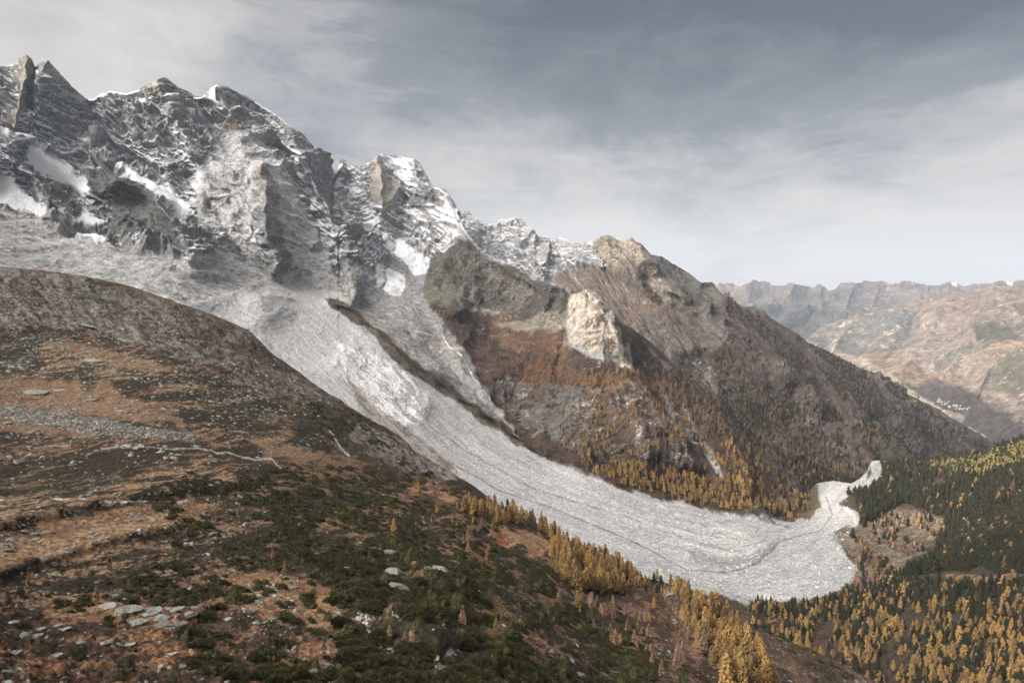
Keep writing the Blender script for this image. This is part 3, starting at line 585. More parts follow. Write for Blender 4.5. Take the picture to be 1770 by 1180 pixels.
# ================================================================ the sunny slope across the main valley, with the valley bottom
MID_TOP = [(1330,640),(1380,600),(1404,581),(1428,562),(1450,556),(1475,552),(1509,542),(1543,533),(1577,526),(1611,516),(1630,511),(1651,508),(1675,505),(1699,503),(1720,497),(1739,494),(1770,498),(1900,480),(2300,440)]
MID_PTS = [(1330,640,9500),(1404,581,10200),(1475,552,10800),(1577,526,10800),(1699,503,10300),(1770,498,9800),(2300,440,9000),
 (1450,620,8900),(1480,600,9500),(1500,640,7900),(1550,680,7200),(1600,720,6700),(1650,770,6100),(1720,800,5600),(1500,600,9200),(1600,600,8500),(1700,600,7800),(1770,600,7300),(1600,650,7500),(1700,680,6600),(1770,700,6100),(1770,780,5300),(1650,850,5200),(1900,800,4900),(2300,800,4700),(2300,600,6500),(1400,700,7500)]
tm = TPS(MID_PTS)
usm = ulist(1330, 2300, 1.6)
gM = grid(usm, MID_TOP, [(1330,760),(2300,900)], 230, tm, jag=12)
relief(gM, [([(1560,530),(1540,580),(1490,620)], 14, 260), ([(1640,515),(1600,580),(1560,640)], 16, 260), ([(1600,525),(1570,580),(1530,620)], 12, -200), ([(1720,500),(1690,570),(1640,640)], 18, 260), ([(1690,505),(1650,570),(1600,640)], 12, -160), ([(1770,560),(1720,620),(1680,680)], 18, 200), ([(1475,552),(1460,580),(1440,600)], 12, 200)])
P = at(gM.U, gM.V, gM.D)
baseM = dict(a=(0.225,0.18,0.145), b=(0.105,0.085,0.07), c=(0.42,0.36,0.29), bb=.46, bc=.32, snow=-.3, amp=60, streak=.15)
MR = [('P', [(1330,640),(1404,570),(1475,545),(1560,525),(1600,560),(1540,600),(1440,620)], 14, dict(a=(0.15,0.125,0.105),b=(0.085,0.085,0.08),bb=.5,amp=60)),
 ('P', [(1560,530),(1660,500),(1780,490),(2300,430),(2300,520),(1770,560),(1640,560)], 10, dict(a=(0.19,0.14,0.11),b=(0.11,0.085,0.07),c=(.3,.27,.23),bb=.48,bc=.33,amp=60)),
 ('P', [(1680,565),(1735,558),(1765,580),(1730,598),(1690,595)], 7, dict(a=(0.075,0.07,0.05),b=(0.06,0.055,0.04),bc=.1)), ('P', [(1650,600),(1700,588),(1720,598),(1690,620),(1620,630)], 6, dict(c=(.33,.29,.25),bc=.42,b=(.09,.09,.07))),
 ('P', [(1715,630),(1780,600),(2300,600),(2300,660),(1780,670),(1720,668)], 8, dict(a=(0.11,0.095,0.065),b=(0.08,0.07,0.05))), ('P', [(1590,640),(1620,635),(1630,650),(1600,656)], 6, dict(c=(.36,.31,.26),bc=.5)),
 ('P', [(1690,600),(1800,575),(2300,560),(2300,600),(1800,600),(1700,625)], 7, dict(a=(0.24,0.18,0.125),bc=.15)),
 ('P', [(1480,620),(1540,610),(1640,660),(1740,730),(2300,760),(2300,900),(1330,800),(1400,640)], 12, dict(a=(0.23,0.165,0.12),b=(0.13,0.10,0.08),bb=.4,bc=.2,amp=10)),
 ('P', [(1480,640),(1550,652),(1640,668),(1710,690),(1775,735),(1775,900),(1640,850),(1540,740)], 12, dict(a=(0.085,0.066,0.058),b=(0.06,0.046,0.042),bc=.1)),  # ridge shadow deepened in paint: valley woodland coloured darker
 ('L', [(1440,598),(1500,632),(1545,655),(1590,690),(1625,708),(1660,722)], 5, dict(a=(.3,.26,.2),b=(.2,.16,.12),c=(.5,.5,.48),bc=.3)), ('L', [(1675,740),(1700,755)], 3, dict(a=(.5,.5,.5),o=.7))]
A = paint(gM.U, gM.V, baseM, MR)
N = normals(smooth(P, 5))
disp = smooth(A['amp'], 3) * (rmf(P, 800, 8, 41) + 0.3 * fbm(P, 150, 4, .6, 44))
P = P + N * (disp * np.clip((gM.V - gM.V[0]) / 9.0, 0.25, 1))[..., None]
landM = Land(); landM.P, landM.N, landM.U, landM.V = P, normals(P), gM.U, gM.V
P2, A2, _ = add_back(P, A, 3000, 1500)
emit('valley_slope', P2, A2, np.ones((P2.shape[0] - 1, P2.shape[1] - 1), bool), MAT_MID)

# ================================================================ the farthest range
FAR_TOP = [(1100,540),(1180,505),(1238,497),(1250,499),(1265,496),(1282,498),(1300,495),(1322,494),(1340,496),(1356,494),(1365,491),(1373,489),(1382,492),(1394,497),(1405,498),(1412,493),(1419,491),(1426,493),(1434,499),(1445,497),(1452,493),(1475,491),(1500,493),(1526,489),(1550,492),(1577,491),(1590,493),(1611,491),(1630,486),(1645,482),(1652,485),(1665,490),(1674,489),(1682,487),(1700,489),(1720,484),(1739,480),(1748,484),(1770,481),(1900,470),(2300,480)]
FAR_PTS = [(1100,540,16000),(1238,497,17000),(1373,489,16500),(1475,491,17500),(1645,482,20000),(1770,481,19500),(2300,480,20000),(1300,560,14000),(1400,560,14000),(1390,600,12500),(1500,560,13500),(1450,600,12000),(1250,600,13000),(1600,520,17000),(1700,520,17000),(1770,540,16000),(1500,640,10500),(1700,640,12000),(2300,640,12000),(1350,640,11500)]
ta = TPS(FAR_PTS)
gA = grid(ulist(1100, 2300, 1.7), FAR_TOP, [(1100,660),(2300,660)], 130, ta, jag=7)
relief(gA, [([(1373,490),(1362,515),(1372,540),(1350,580)], 9, 500), ([(1400,498),(1392,520),(1398,545),(1385,590)], 8, -500), ([(1419,492),(1424,520),(1418,550),(1436,580)], 8, 450), ([(1475,491),(1462,515),(1466,540),(1440,580)], 9, 450), ([(1526,490),(1512,512),(1516,530),(1500,550)], 8, 400), ([(1282,498),(1290,520),(1270,550)], 9, 400)])
P = at(gA.U, gA.V, gA.D)
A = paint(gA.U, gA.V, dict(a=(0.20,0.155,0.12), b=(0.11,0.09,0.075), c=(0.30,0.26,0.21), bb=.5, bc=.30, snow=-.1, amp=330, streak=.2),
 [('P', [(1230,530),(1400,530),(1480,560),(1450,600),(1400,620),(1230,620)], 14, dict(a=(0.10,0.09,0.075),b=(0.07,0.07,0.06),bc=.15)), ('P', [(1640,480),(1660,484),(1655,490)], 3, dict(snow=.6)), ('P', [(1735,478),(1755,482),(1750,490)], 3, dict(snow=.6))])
N = normals(smooth(P, 4))
disp = A['amp'] * (rmf(P, 1900, 8, 51) + 0.2 * fbm(P, 400, 3, .6, 54))
P = P + N * (disp * np.clip((gA.V - gA.V[0]) / 10.0, 0.28, 1))[..., None]
P2, A2, _ = add_back(P, A, 6000, 3000)
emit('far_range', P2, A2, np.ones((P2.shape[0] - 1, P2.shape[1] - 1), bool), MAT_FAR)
del P2, A2

# ================================================================ the near hillside
NEAR_TOP = [(-600,500),(-250,470),(0,461),(80,468),(150,478),(230,495),(300,520),(370,545),(430,570),(450,590),(470,612),(520,645),(560,675),(600,700),(650,730),(690,752),(715,778),(750,798),(790,822),(830,850),(860,872),(880,886),(930,905),(1000,945),(1060,975),(1100,995),(1140,1003),(1170,1012),(1200,1035),(1240,1060),(1290,1082),(1340,1100),(1400,1120),(1460,1150),(1540,1190),(1600,1215),(1700,1290),(2000,1450)]
NEAR_PTS = [(-600,500,600),(-600,900,180),(-250,470,700),(-250,800,260),(-250,1180,95),(0,461,800),(150,478,830),(300,520,840),(430,570,850),(520,645,770),(600,700,700),(700,765,620),(790,822,540),(880,886,480),(1000,945,455),(1140,1003,425),(1200,1035,395),(1290,1082,365),(1400,1120,350),(1540,1190,340),(1700,1290,320),
 (0,1180,110),(400,1180,115),(885,1180,132),(1200,1180,200),(1340,1180,262),(0,1000,165),(400,1000,180),(800,1000,215),(1000,1060,262),(1100,1100,265),(0,800,300),(250,780,325),(400,800,330),(0,650,480),(300,680,470),(500,740,455),(620,800,430),(750,880,370),(900,950,350),(0,560,620),(200,580,640),(380,640,600),(1250,1120,320),(0,1350,85),(600,1350,90),(1100,1350,130)]
tn = TPS(NEAR_PTS)
usn = ulist(-600, 2000, 1.45)
gN = grid(usn, NEAR_TOP, [(-600,1230),(1450,1240),(2000,1600)], 560, tn)
relief(gN, [([(690,930),(740,990),(800,1010)], 16, 12, 2), ([(780,905),(850,900),(900,935)], 22, 14, 2), ([(1180,1010),(1230,1080),(1290,1170)], 34, 22, 2), ([(1130,1010),(1170,1090),(1230,1190)], 22, -14, 2), ([(620,1010),(700,1050),(760,1100)], 30, 8, 2),
 ([(900,960),(960,985),(1010,1000)], 20, 10, 2), ([(200,1045),(300,1070)], 24, 5, 2), ([(0,900),(200,850),(400,830)], 16, 9, 2), ([(0,985),(150,940),(300,900)], 14, 6, 2)])
P = at(gN.U, gN.V, gN.D)
baseN = dict(a=HEATH, b=(0.13,0.078,0.05), c=LICHEN, bb=.40, bc=.05, snow=-1, amp=1.6, streak=.6)
ORG = dict(a=ORANGE, b=(0.10,0.06,0.038), bb=.44, bc=.14)
ROCKY = dict(a=(0.15,0.14,0.125), b=(0.075,0.055,0.042), c=(0.36,0.355,0.32), bb=.48, bc=.36, amp=1.6)
NR = [
 ('P', [(-600,480),(0,458),(150,475),(300,518),(430,568),(470,610),(430,640),(330,620),(230,590),(100,560),(-600,600)], 16, dict(a=(0.165,0.152,0.135),b=(0.06,0.045,0.036),c=(.33,.325,.295),bb=.5,bc=.27,amp=4,streak=.25)),
 ('P', [(300,520),(430,568),(520,640),(600,700),(560,720),(450,680),(340,600)], 12, dict(a=(0.15,0.13,0.11),b=(0.06,0.042,0.03),c=(.34,.33,.29),bb=.52,bc=.28,amp=4,streak=.5)),
 ('P', [(-600,560),(90,565),(110,600),(60,640),(-600,660)], 14, dict(a=HEATH,b=(.12,.1,.08),bb=.35,bc=.30,c=(.3,.29,.26))), ('P', [(60,600),(250,600),(300,640),(200,660),(60,640)], 16, dict(b=ORANGE,bb=.45,bc=.2)),
 ('P', [(-600,680),(0,665),(120,655),(260,690),(315,735),(150,722),(-600,720)], 8, ORG), ('P', [(-600,728),(0,724),(60,735),(160,748),(40,748),(-600,748)], 7, ORG), ('P', [(70,590),(170,600),(300,640),(200,640),(90,610)], 12, dict(a=ORANGE,bb=.5,o=.6)),
 ('P', [(440,760),(560,775),(640,800),(560,812),(470,795)], 8, ORG), ('P', [(300,735),(450,740),(520,760),(420,775),(320,760)], 12, dict(b=ORANGE,bb=.5,bc=.22)),
 ('P', [(-600,690),(0,700),(100,708),(200,728),(345,752),(330,762),(170,745),(0,722),(-600,722)], 6, ROCKY), ('P', [(-600,640),(0,600),(90,610),(100,650),(-600,680)], 12, dict(bc=.34)),
 ('P', [(330,640),(440,680),(450,720),(380,740),(300,690),(250,650)], 16, dict(b=ORANGE,bb=.4,bc=.30)),
 ('P', [(520,690),(620,715),(700,765),(720,800),(640,800),(560,750),(500,720)], 8, dict(a=(0.04,0.034,0.022),b=(.07,.05,.035),c=(.25,.24,.22),bb=.4,bc=.16,amp=3)),
 ('P', [(620,735),(700,765),(760,800),(800,835),(740,820),(660,790),(600,760)], 6, dict(a=(0.2,0.18,0.165),b=(.07,.055,.045),c=(.4,.39,.37),bb=.5,bc=.25,amp=4,streak=.3)),
 # stripes of grass and stones across the slope
 ('P', [(-600,800),(0,845),(150,835),(330,800),(460,815),(300,845),(150,880),(0,925),(-600,960)], 14, dict(b=ORANGE,bb=.46,bc=.26,c=(.33,.32,.29))),
 ('P', [(-600,930),(0,930),(150,890),(330,855),(400,880),(200,930),(0,985),(-600,1010)], 10, dict(a=(0.15,.085,.048),b=ORANGE,bb=.45,bc=.22)),
 ('P', [(-600,990),(0,990),(200,950),(420,910),(560,960),(380,990),(160,1040),(-600,1100)], 10, dict(b=ORANGE,bb=.42,bc=.25)),
 ('P', [(80,1055),(170,1030),(340,1060),(330,1090),(200,1090),(80,1080)], 9, dict(a=(.17,.095,.055),b=ORANGE,bb=.4,bc=.1)),
 ('P', [(-600,1090),(0,1060),(160,1080),(400,1080),(560,1070),(560,1250),(-600,1250)], 12, dict(a=(0.06,.038,.026),b=(.17,.09,.05),bb=.42,bc=.27)),
 ('P', [(380,1000),(450,990),(560,1000),(600,1050),(570,1090),(500,1090),(430,1060)], 10, dict(a=(.19,.11,.06),b=ORANGE,bb=.5,bc=.27,c=(.38,.38,.34))),
 ('P', [(545,1035),(570,1030),(580,1055),(550,1065)], 6, dict(a=(.30,.17,.085),bc=.05)),
 ('P', [(480,795),(600,800),(760,850),(880,895),(960,960),(1060,1040),(1130,1100),(1190,1250),(560,1250),(610,1060),(520,960),(400,900)], 18, dict(a=(0.030,0.026,0.016),b=(.14,.085,.052),c=(.33,.33,.29),bb=.42,bc=.14)),
 ('P', [(850,915),(880,910),(935,930),(955,950),(920,962),(880,945),(855,930)], 5, dict(a=(.30,.19,.11),b=(.15,.06,.03),c=LICHEN,bb=.4,bc=.14)),
 ('P', [(690,820),(760,830),(800,850),(770,865),(720,850)], 8, dict(a=(.12,.07,.045),b=(.25,.15,.09),c=(.4,.39,.37),bb=.4,bc=.24)),
 ('P', [(1080,1000),(1160,1010),(1200,1060),(1260,1140),(1300,1250),(1150,1250),(1080,1110),(1020,1050)], 14, dict(a=(.065,.042,.030),b=(.15,.09,.06),c=(.28,.24,.2),bb=.42,bc=.16)),
 ('P', [(1270,1070),(1400,1110),(1560,1190),(1500,1250),(1330,1250),(1290,1150)], 10, dict(a=(.075,.05,.037),b=(.14,.09,.06),c=(.3,.28,.25),bb=.42,bc=.2)),
 ('L', [(620,1070),(635,1055),(632,1080),(650,1110),(680,1130)], 4, dict(c=(.5,.5,.46),bc=.7)), ('L', [(740,1180),(760,1150),(780,1125),(770,1140)], 4, dict(a=(.2,.2,.2),c=(.42,.42,.4),bc=.5)),
 # the footpath
 ('L', [(176,774),(195,773),(237,771),(270,772),(305,774),(340,774),(366,777),(376,783),(390,780),(403,784),(420,791),(445,792),(468,791),(475,796),(478,803),(486,806),(480,813)], 1.1, dict(a=(.40,.36,.31),b=(.3,.26,.22),c=(.5,.47,.43),bb=.3,bc=.4,o=.75)),
 ('L', [(40,773),(120,771),(124,760)], 1.1, dict(a=(.3,.27,.23),b=(.2,.16,.12),o=.8)), ('L', [(0,862),(90,860),(200,866),(330,862)], 1.6, dict(c=(.4,.39,.37),bc=.5)),
 ('L', [(570,745),(590,772),(605,785)], 1.5, dict(a=(.45,.45,.45),b=(.3,.3,.3),o=.8)),
]
A = paint(gN.U, gN.V, baseN, NR, 13.0, 2.2)
N = normals(smooth(P, 8))
sa = (gN.U * 55 - gN.V * 68) / 87.5; sl_ = (gN.U * 68 + gN.V * 55) / 87.5
fl = fbm(np.stack([sa / 7.0 + .5 * np.sin(sl_ / 31), sl_ / 38.0, sa * 0], -1), 1.0, 5, .7, 71)
wm = np.clip(poly_sd(gN.U, gN.V, [(-600,470),(0,455),(150,470),(300,515),(430,565),(530,650),(620,720),(560,725),(430,680),(300,610),(180,580),(-600,600)]) / 20 + .3, 0, 1)
A['bb'] = (A['bb'] + wm * .45 * fl).astype(F32)
nearw = np.clip(1.4 - gN.D / 350.0, 0, 1)
disp = wm * fl * 1.6 + smooth(A['amp'], 3) * (0.9 * fbm(P, 60, 3, .5, 61) + 0.55 * fbm(P, 14, 4, .6, 62) + 0.45 * (1 - nearw) * fbm(P, 7, 2, .6, 64)) + 0.45 * nearw * fbm(P * np.array([1, 1, 2]), 1.5, 2, .6, 63)
P = P + N * (disp * np.clip((gN.V - gN.V[0]) / 6.0, 0.3, 1))[..., None]
landN = Land(); landN.P, landN.N, landN.U, landN.V = P, normals(P), gN.U, gN.V
P2, A2, _ = add_back(P, A, 260, 330)
emit('hillside', P2, A2, np.ones((P2.shape[0] - 1, P2.shape[1] - 1), bool), MAT_HEATH)
del P2, A2

# ================================================================ unseen flank added left of the view, shaped to keep the near ground shaded
fx, fy = np.meshgrid(np.linspace(-4200, -1250, 70), np.linspace(-2400, 1700, 100))
crest = 1040 + 60 * np.sin(fy / 310.0)
fx = fx - np.clip(fy - 500, 0, 9e9) * 0.75
fz = crest - np.abs(fx + 2350 + np.clip(fy - 500, 0, 9e9) * 0.45) * 0.62 - np.clip(-fy - 1400, 0, 9e9) * 0.5; fz = np.maximum(fz, -120)
FP = np.stack([fx, fy, fz], -1); FP[..., 2] += 70 * fbm(FP, 420, 6, .55, 91, True)
cnst = lambda c: np.tile(np.array(c, F32), (FP.shape[0], FP.shape[1], 1))
FA = dict(a=cnst(ROCKM), b=cnst(BROWN), c=cnst(ROCKL)); FA.update({k: np.full(FP.shape[:2], x, F32) for k, x in (('bb', .5), ('bc', .3), ('snow', -.1), ('streak', .2))})
emit('unseen_shade_flank', FP, FA, np.ones((99, 69), bool), MAT_ROCK)

# hidden continuation of the ridge, added and shaped to shade the valley floor
rx, ry = np.meshgrid(np.linspace(-600, 4200, 110), np.linspace(3700, 7600, 90))
cx_ = 0.20 * ry + 60 * np.sin(ry / 520.0); cz = 0.093 * ry - 60 - np.clip(ry - 6500, 0, 9e9) * 0.75 - np.clip(4200 - ry, 0, 9e9) * .6
rz_ = cz - np.abs(rx - cx_) * 0.66
RP = np.stack([rx, ry, rz_], -1); RP[..., 2] += 40 * fbm(RP, 400, 5, .55, 92, True)
RP[..., 2] = np.maximum(RP[..., 2], -2200); cn = lambda c: np.tile(np.array(c, F32), (90, 110, 1))
RA = dict(a=cn(BROWN), b=cn((.05, .045, .03)), c=cn(ROCKM)); RA.update({k: np.full((90, 110), x, F32) for k, x in (('bb', .5), ('bc', .2), ('snow', -.3), ('streak', .2))})
emit('mountain_ridge', RP, RA, np.ones((89, 109), bool), MAT_ROCK)

# ================================================================ haze
def haze():
    me = bpy.data.meshes.new('haze')
    x0, x1, y0, y1, z0, z1 = -9000, 24000, -2500, 27000, -2600, 2300
    v = [(x, y, z) for z in (z0, z1) for y in (y0, y1) for x in (x0, x1)]
    me.from_pydata(v, [], [(0, 2, 3, 1), (4, 5, 7, 6), (0, 1, 5, 4), (2, 6, 7, 3), (0, 4, 6, 2), (1, 3, 7, 5)])
    m = bpy.data.materials.new('haze_air'); m.use_nodes = True; m.node_tree.nodes.clear(); t = NT(m.node_tree)
    p = t.new('ShaderNodeVolumePrincipled'); p.inputs['Density'].default_value = HAZE
    p.inputs['Color'].default_value = (0.57, 0.68, 0.83, 1); p.inputs['Anisotropy'].default_value = 0.0
    o = t.new('ShaderNodeOutputMaterial'); t.l.new(p.outputs[0], o.inputs['Volume'])
    me.materials.append(m); ob = bpy.data.objects.new('haze', me); COL.objects.link(ob); ob['kind'] = 'stuff'
HAZE = 2.4e-5
haze()

# ================================================================ plant and stone materials
def leaf_mat(name, ca, cb, cc, trans=0.0):
    m = bpy.data.materials.new(name); m.use_nodes = True; m.node_tree.nodes.clear(); t = NT(m.node_tree)
    oi = t.new('ShaderNodeObjectInfo').outputs['Random']; tint = t.attr('tint')
    r = t.math('FRACT', t.math('ADD', oi, tint))
    geo = t.new('ShaderNodeNewGeometry').outputs['Position']
    n = t.noise(geo, 1.1, 3, 0.7)
    c = t.mix(t.ss(r, 0.15, 0.85), ca, cb)
    c = t.mix(t.ss(n, 0.40, 0.66), c, cc)
    b = t.new('ShaderNodeBsdfPrincipled'); t.l.new(c, b.inputs['Base Color']); b.inputs['Roughness'].default_value = 0.9
    b.inputs['Specular IOR Level'].default_value = 0.1
    o = t.new('ShaderNodeOutputMaterial'); t.l.new(b.outputs[0], o.inputs[0])
    return m
LARCH = leaf_mat('larch_needles', (0.35, 0.215, 0.075, 1), (0.15, 0.10, 0.046, 1), (0.13, 0.085, 0.038, 1))
LARCHF = leaf_mat('russet_larch_needles', (0.20, 0.12, 0.06, 1), (0.115, 0.075, 0.045, 1), (0.13, 0.085, 0.05, 1))
LARCHB = leaf_mat('bare_larch_twigs', (0.46, 0.29, 0.19, 1), (0.32, 0.22, 0.17, 1), (0.22, 0.15, 0.115, 1))
SPRUCE = leaf_mat('spruce_needles', (0.020, 0.022, 0.014, 1), (0.013, 0.015, 0.011, 1), (0.040, 0.038, 0.021, 1))
PINEM = leaf_mat('dwarf_pine_needles', (0.017, 0.019, 0.009, 1), (0.027, 0.028, 0.012, 1), (0.058, 0.053, 0.022, 1))
LARCHSUN = leaf_mat('sun_painted_needles', (0.26, 0.215, 0.075, 1), (0.12, 0.115, 0.045, 1), (0.18, 0.155, 0.06, 1))  # hill trees: sunlight painted in as a lighter needle colour
BARK = leaf_mat('bark', (0.11, 0.085, 0.07, 1), (0.08, 0.06, 0.05, 1), (0.16, 0.14, 0.12, 1))
def stone_mat(name, a, b_, c_):
    m = bpy.data.materials.new(name); m.use_nodes = True; m.node_tree.nodes.clear(); t = NT(m.node_tree)
    geo = t.new('ShaderNodeNewGeometry').outputs['Position']; oi = t.new('ShaderNodeObjectInfo').outputs['Random']
    n = t.noise(geo, 0.9, 9, 0.7); n2 = t.noise(geo, 3.0, 6, 0.7)
    r = t.math('FRACT', t.math('ADD', oi, t.attr('tint')))
    c = t.mix(t.ss(n, 0.42, 0.60), a, b_); c = t.mix(t.ss(n2, 0.52, 0.64), c, c_)
    vm = t.n.new('ShaderNodeVectorMath'); vm.operation = 'SCALE'; t.l.new(c, vm.inputs[0]); t.l.new(t.ss(r, 0, 1, 0.65, 1.15), vm.inputs['Scale'])
    bs = t.new('ShaderNodeBsdfPrincipled'); t.l.new(vm.outputs[0], bs.inputs['Base Color']); bs.inputs['Roughness'].default_value = 0.92
    bp = t.new('ShaderNodeBump'); bp.inputs['Strength'].default_value = 0.8; bp.inputs['Distance'].default_value = 0.35
    t.l.new(t.math('ADD', n, n2), bp.inputs['Height']); t.l.new(bp.outputs[0], bs.inputs['Normal'])
    o = t.new('ShaderNodeOutputMaterial'); t.l.new(bs.outputs[0], o.inputs[0])
    return m
STONE = stone_mat('lichen_stone', (0.23, 0.23, 0.20, 1), (0.10, 0.10, 0.092, 1), (0.34, 0.345, 0.30, 1))
STONEG = stone_mat('grey_granite', (0.45, 0.45, 0.445, 1), (0.32, 0.32, 0.32, 1), (0.52, 0.52, 0.51, 1))

# ================================================================ plant shapes (height 1, base at the origin)
def conifer(n, width, start, seed, droop=0.25, size=0.10, taper=0.85, blunt=0.0):
    g = np.random.default_rng(seed); V = []; T = []
    lean = g.normal(0, 0.012, 2)
    for k in range(n):
        t = start + (1 - start) * ((k + g.random()) / n) ** 1.15
        prof = (1 - (t - start) / (1 - start) + blunt) ** taper * min(1.0, 0.45 + (t - start) * 5)
        ang = k * 2.39996 + g.normal(0, 0.5)
        lump = 0.78 + 0.30 * math.sin(ang * 2 + seed) * math.sin(t * 17 + seed) + g.normal(0, 0.13)
        r = width * prof * lump * (0.35 + 0.65 * math.sqrt(g.random()))
        L = size * (0.6 + 0.7 * g.random()) * (0.45 + 0.55 * prof); w = L * (0.32 + 0.25 * g.random())
        d = np.array([math.cos(ang), math.sin(ang), -droop + g.normal(0, 0.22)]); d /= np.linalg.norm(d)
        s = np.array([-math.sin(ang), math.cos(ang), g.normal(0, 0.3)]); up = np.cross(d, s)
        c = np.array([lean[0] * t + math.cos(ang) * r, lean[1] * t + math.sin(ang) * r, t - droop * r * 0.5])
        i = len(V)
        V += [c - d * L * 0.9, c + s * w + up * w * 0.2, c + d * L * 0.8 - up * w * 0.3, c - s * w - up * w * .25, c + up * L * 0.45, c - up * w * 0.5]
        T += [(i, i + 1, i + 4), (i + 1, i + 2, i + 4), (i + 2, i + 3, i + 4), (i + 3, i, i + 4), (i, i + 5, i + 1), (i + 2, i + 5, i + 3)]
    return np.array(V), np.array(T)
def trunk(r=0.016, h=0.93, n=6):
    V = []; T = []
    for k, (z, rr) in enumerate([(-0.04, r * 1.5), (0.06, r), (0.5, r * 0.6), (h, r * 0.12)]):
        for a in range(n): V.append((math.cos(a * 6.283 / n) * rr, math.sin(a * 6.283 / n) * rr, z))
        if k:
            for a in range(n):
                p, q = (k - 1) * n + a, (k - 1) * n + (a + 1) % n
                T += [(p, q, q + n), (p, q + n, p + n)]
    return np.array(V, float), np.array(T)
def twigs(n, width, start, seed):
    """a larch that has dropped most of its needles: thin rising branches"""
    g = np.random.default_rng(seed); V = []; T = []
    for k in range(n):
        t = start + (1 - start) * g.random() ** 0.9; prof = (1 - (t - start) / (1 - start)) ** 0.8 + 0.05
        ang = g.random() * 6.283; L = width * prof * (0.6 + 0.6 * g.random())
        d = np.array([math.cos(ang), math.sin(ang), 0.25 + g.normal(0, 0.25)]); s = np.array([-math.sin(ang), math.cos(ang), 0.0])
        c = np.array([0, 0, t]); w = 0.008 + 0.008 * g.random(); i = len(V); e = c + d * L; m = c + d * L * .5
        V += [c - s * w, c + s * w, e, m + s * w * 3 + np.array([0, 0, .03]), m - s * w * 3 + np.array([0, 0, .03]), e + np.array([0, 0, .03]) * g.normal(0, 1)]
        T += [(i, i + 1, i + 2), (i, i + 3, i + 5), (i + 1, i + 4, i + 5)]
    return np.array(V), np.array(T)
def bush(n, seed):
    """a low mat of mountain pine: shoots that curve upwards round a lumpy mound (radius 1, height about 0.6)"""
    g = np.random.default_rng(seed); V = []; T = []
    lob = [(g.uniform(-.45, .45), g.uniform(-.45, .45), g.uniform(.5, .75), g.uniform(.42, .68)) for _ in range(5)]
    for k in range(n):
        x, y, rr, hh = lob[g.integers(5)]
        a = g.random() * 6.283; q = math.sqrt(g.random()); px = x + rr * q * math.cos(a); py = y + rr * q * math.sin(a)
        pz = hh * math.sqrt(max(0.02, 1 - q * q)) * (0.75 + 0.3 * g.random())
        d = np.array([math.cos(a) * q * 0.9, math.sin(a) * q * .9, 0.75 + g.normal(0, 0.2)]); d /= np.linalg.norm(d)
        s = np.cross(d, np.array([math.cos(a + 1.3), math.sin(a + 1.3), 0.1])); s /= np.linalg.norm(s) + 1e-6; b = np.cross(d, s)
        L = 0.20 + 0.26 * g.random() ** 2; w = 0.032 + 0.028 * g.random(); c = np.array([px, py, pz - L * .6]); i = len(V)
        V += [c + s * w, c - s * w * .5 + b * w, c - s * w * .5 - b * w, c + d * L]
        T += [(i, i + 1, i + 3), (i + 1, i + 2, i + 3), (i + 2, i, i + 3)]
    nb_ = len(V)
    for x, y, rr, hh in lob:                       # the dense inside of the mat
        i = len(V); m = 8
        for ring, (q, zf) in enumerate([(0.88, -0.35), (0.8, 0.2), (0.5, 0.52), (0.05, 0.66)]):
            for a in range(m):
                V.append((x + rr * q * math.cos(a * .785) * (1 + .12 * math.sin(a * 3 + x * 9)), y + rr * q * math.sin(a * .785), zf * hh))
        for ring in range(3):
            for a in range(m):
                p, q = i + ring * m + a, i + ring * m + (a + 1) % m
                T += [(p, q, q + m), (p, q + m, p + m)]
    return np.array(V, float), np.array(T)
def rock(seed, sub=3, flat=0.6, sharp=5):
    g = np.random.default_rng(seed)
    bm_ = bmesh.new(); bmesh.ops.create_icosphere(bm_, subdivisions=sub, radius=1.0)
    V = np.array([v.co[:] for v in bm_.verts]); T = np.array([[v.index for v in f.verts] for f in bm_.faces]); bm_.free()
    for _ in range(9):                             # split faces: cut the ball by random planes
        d = g.normal(size=3); d /= np.linalg.norm(d); h = 0.48 + 0.34 * g.random(); s = V @ d
        V = V - np.where(s > h, s - h, 0)[:, None] * d
    V += 0.06 * fbm(V + seed * 5, 0.6, 3, .6, seed)[:, None]
    return V * np.array([1.0, 0.62 + .3 * g.random(), flat * (0.8 + .4 * g.random())]), T
import bmesh

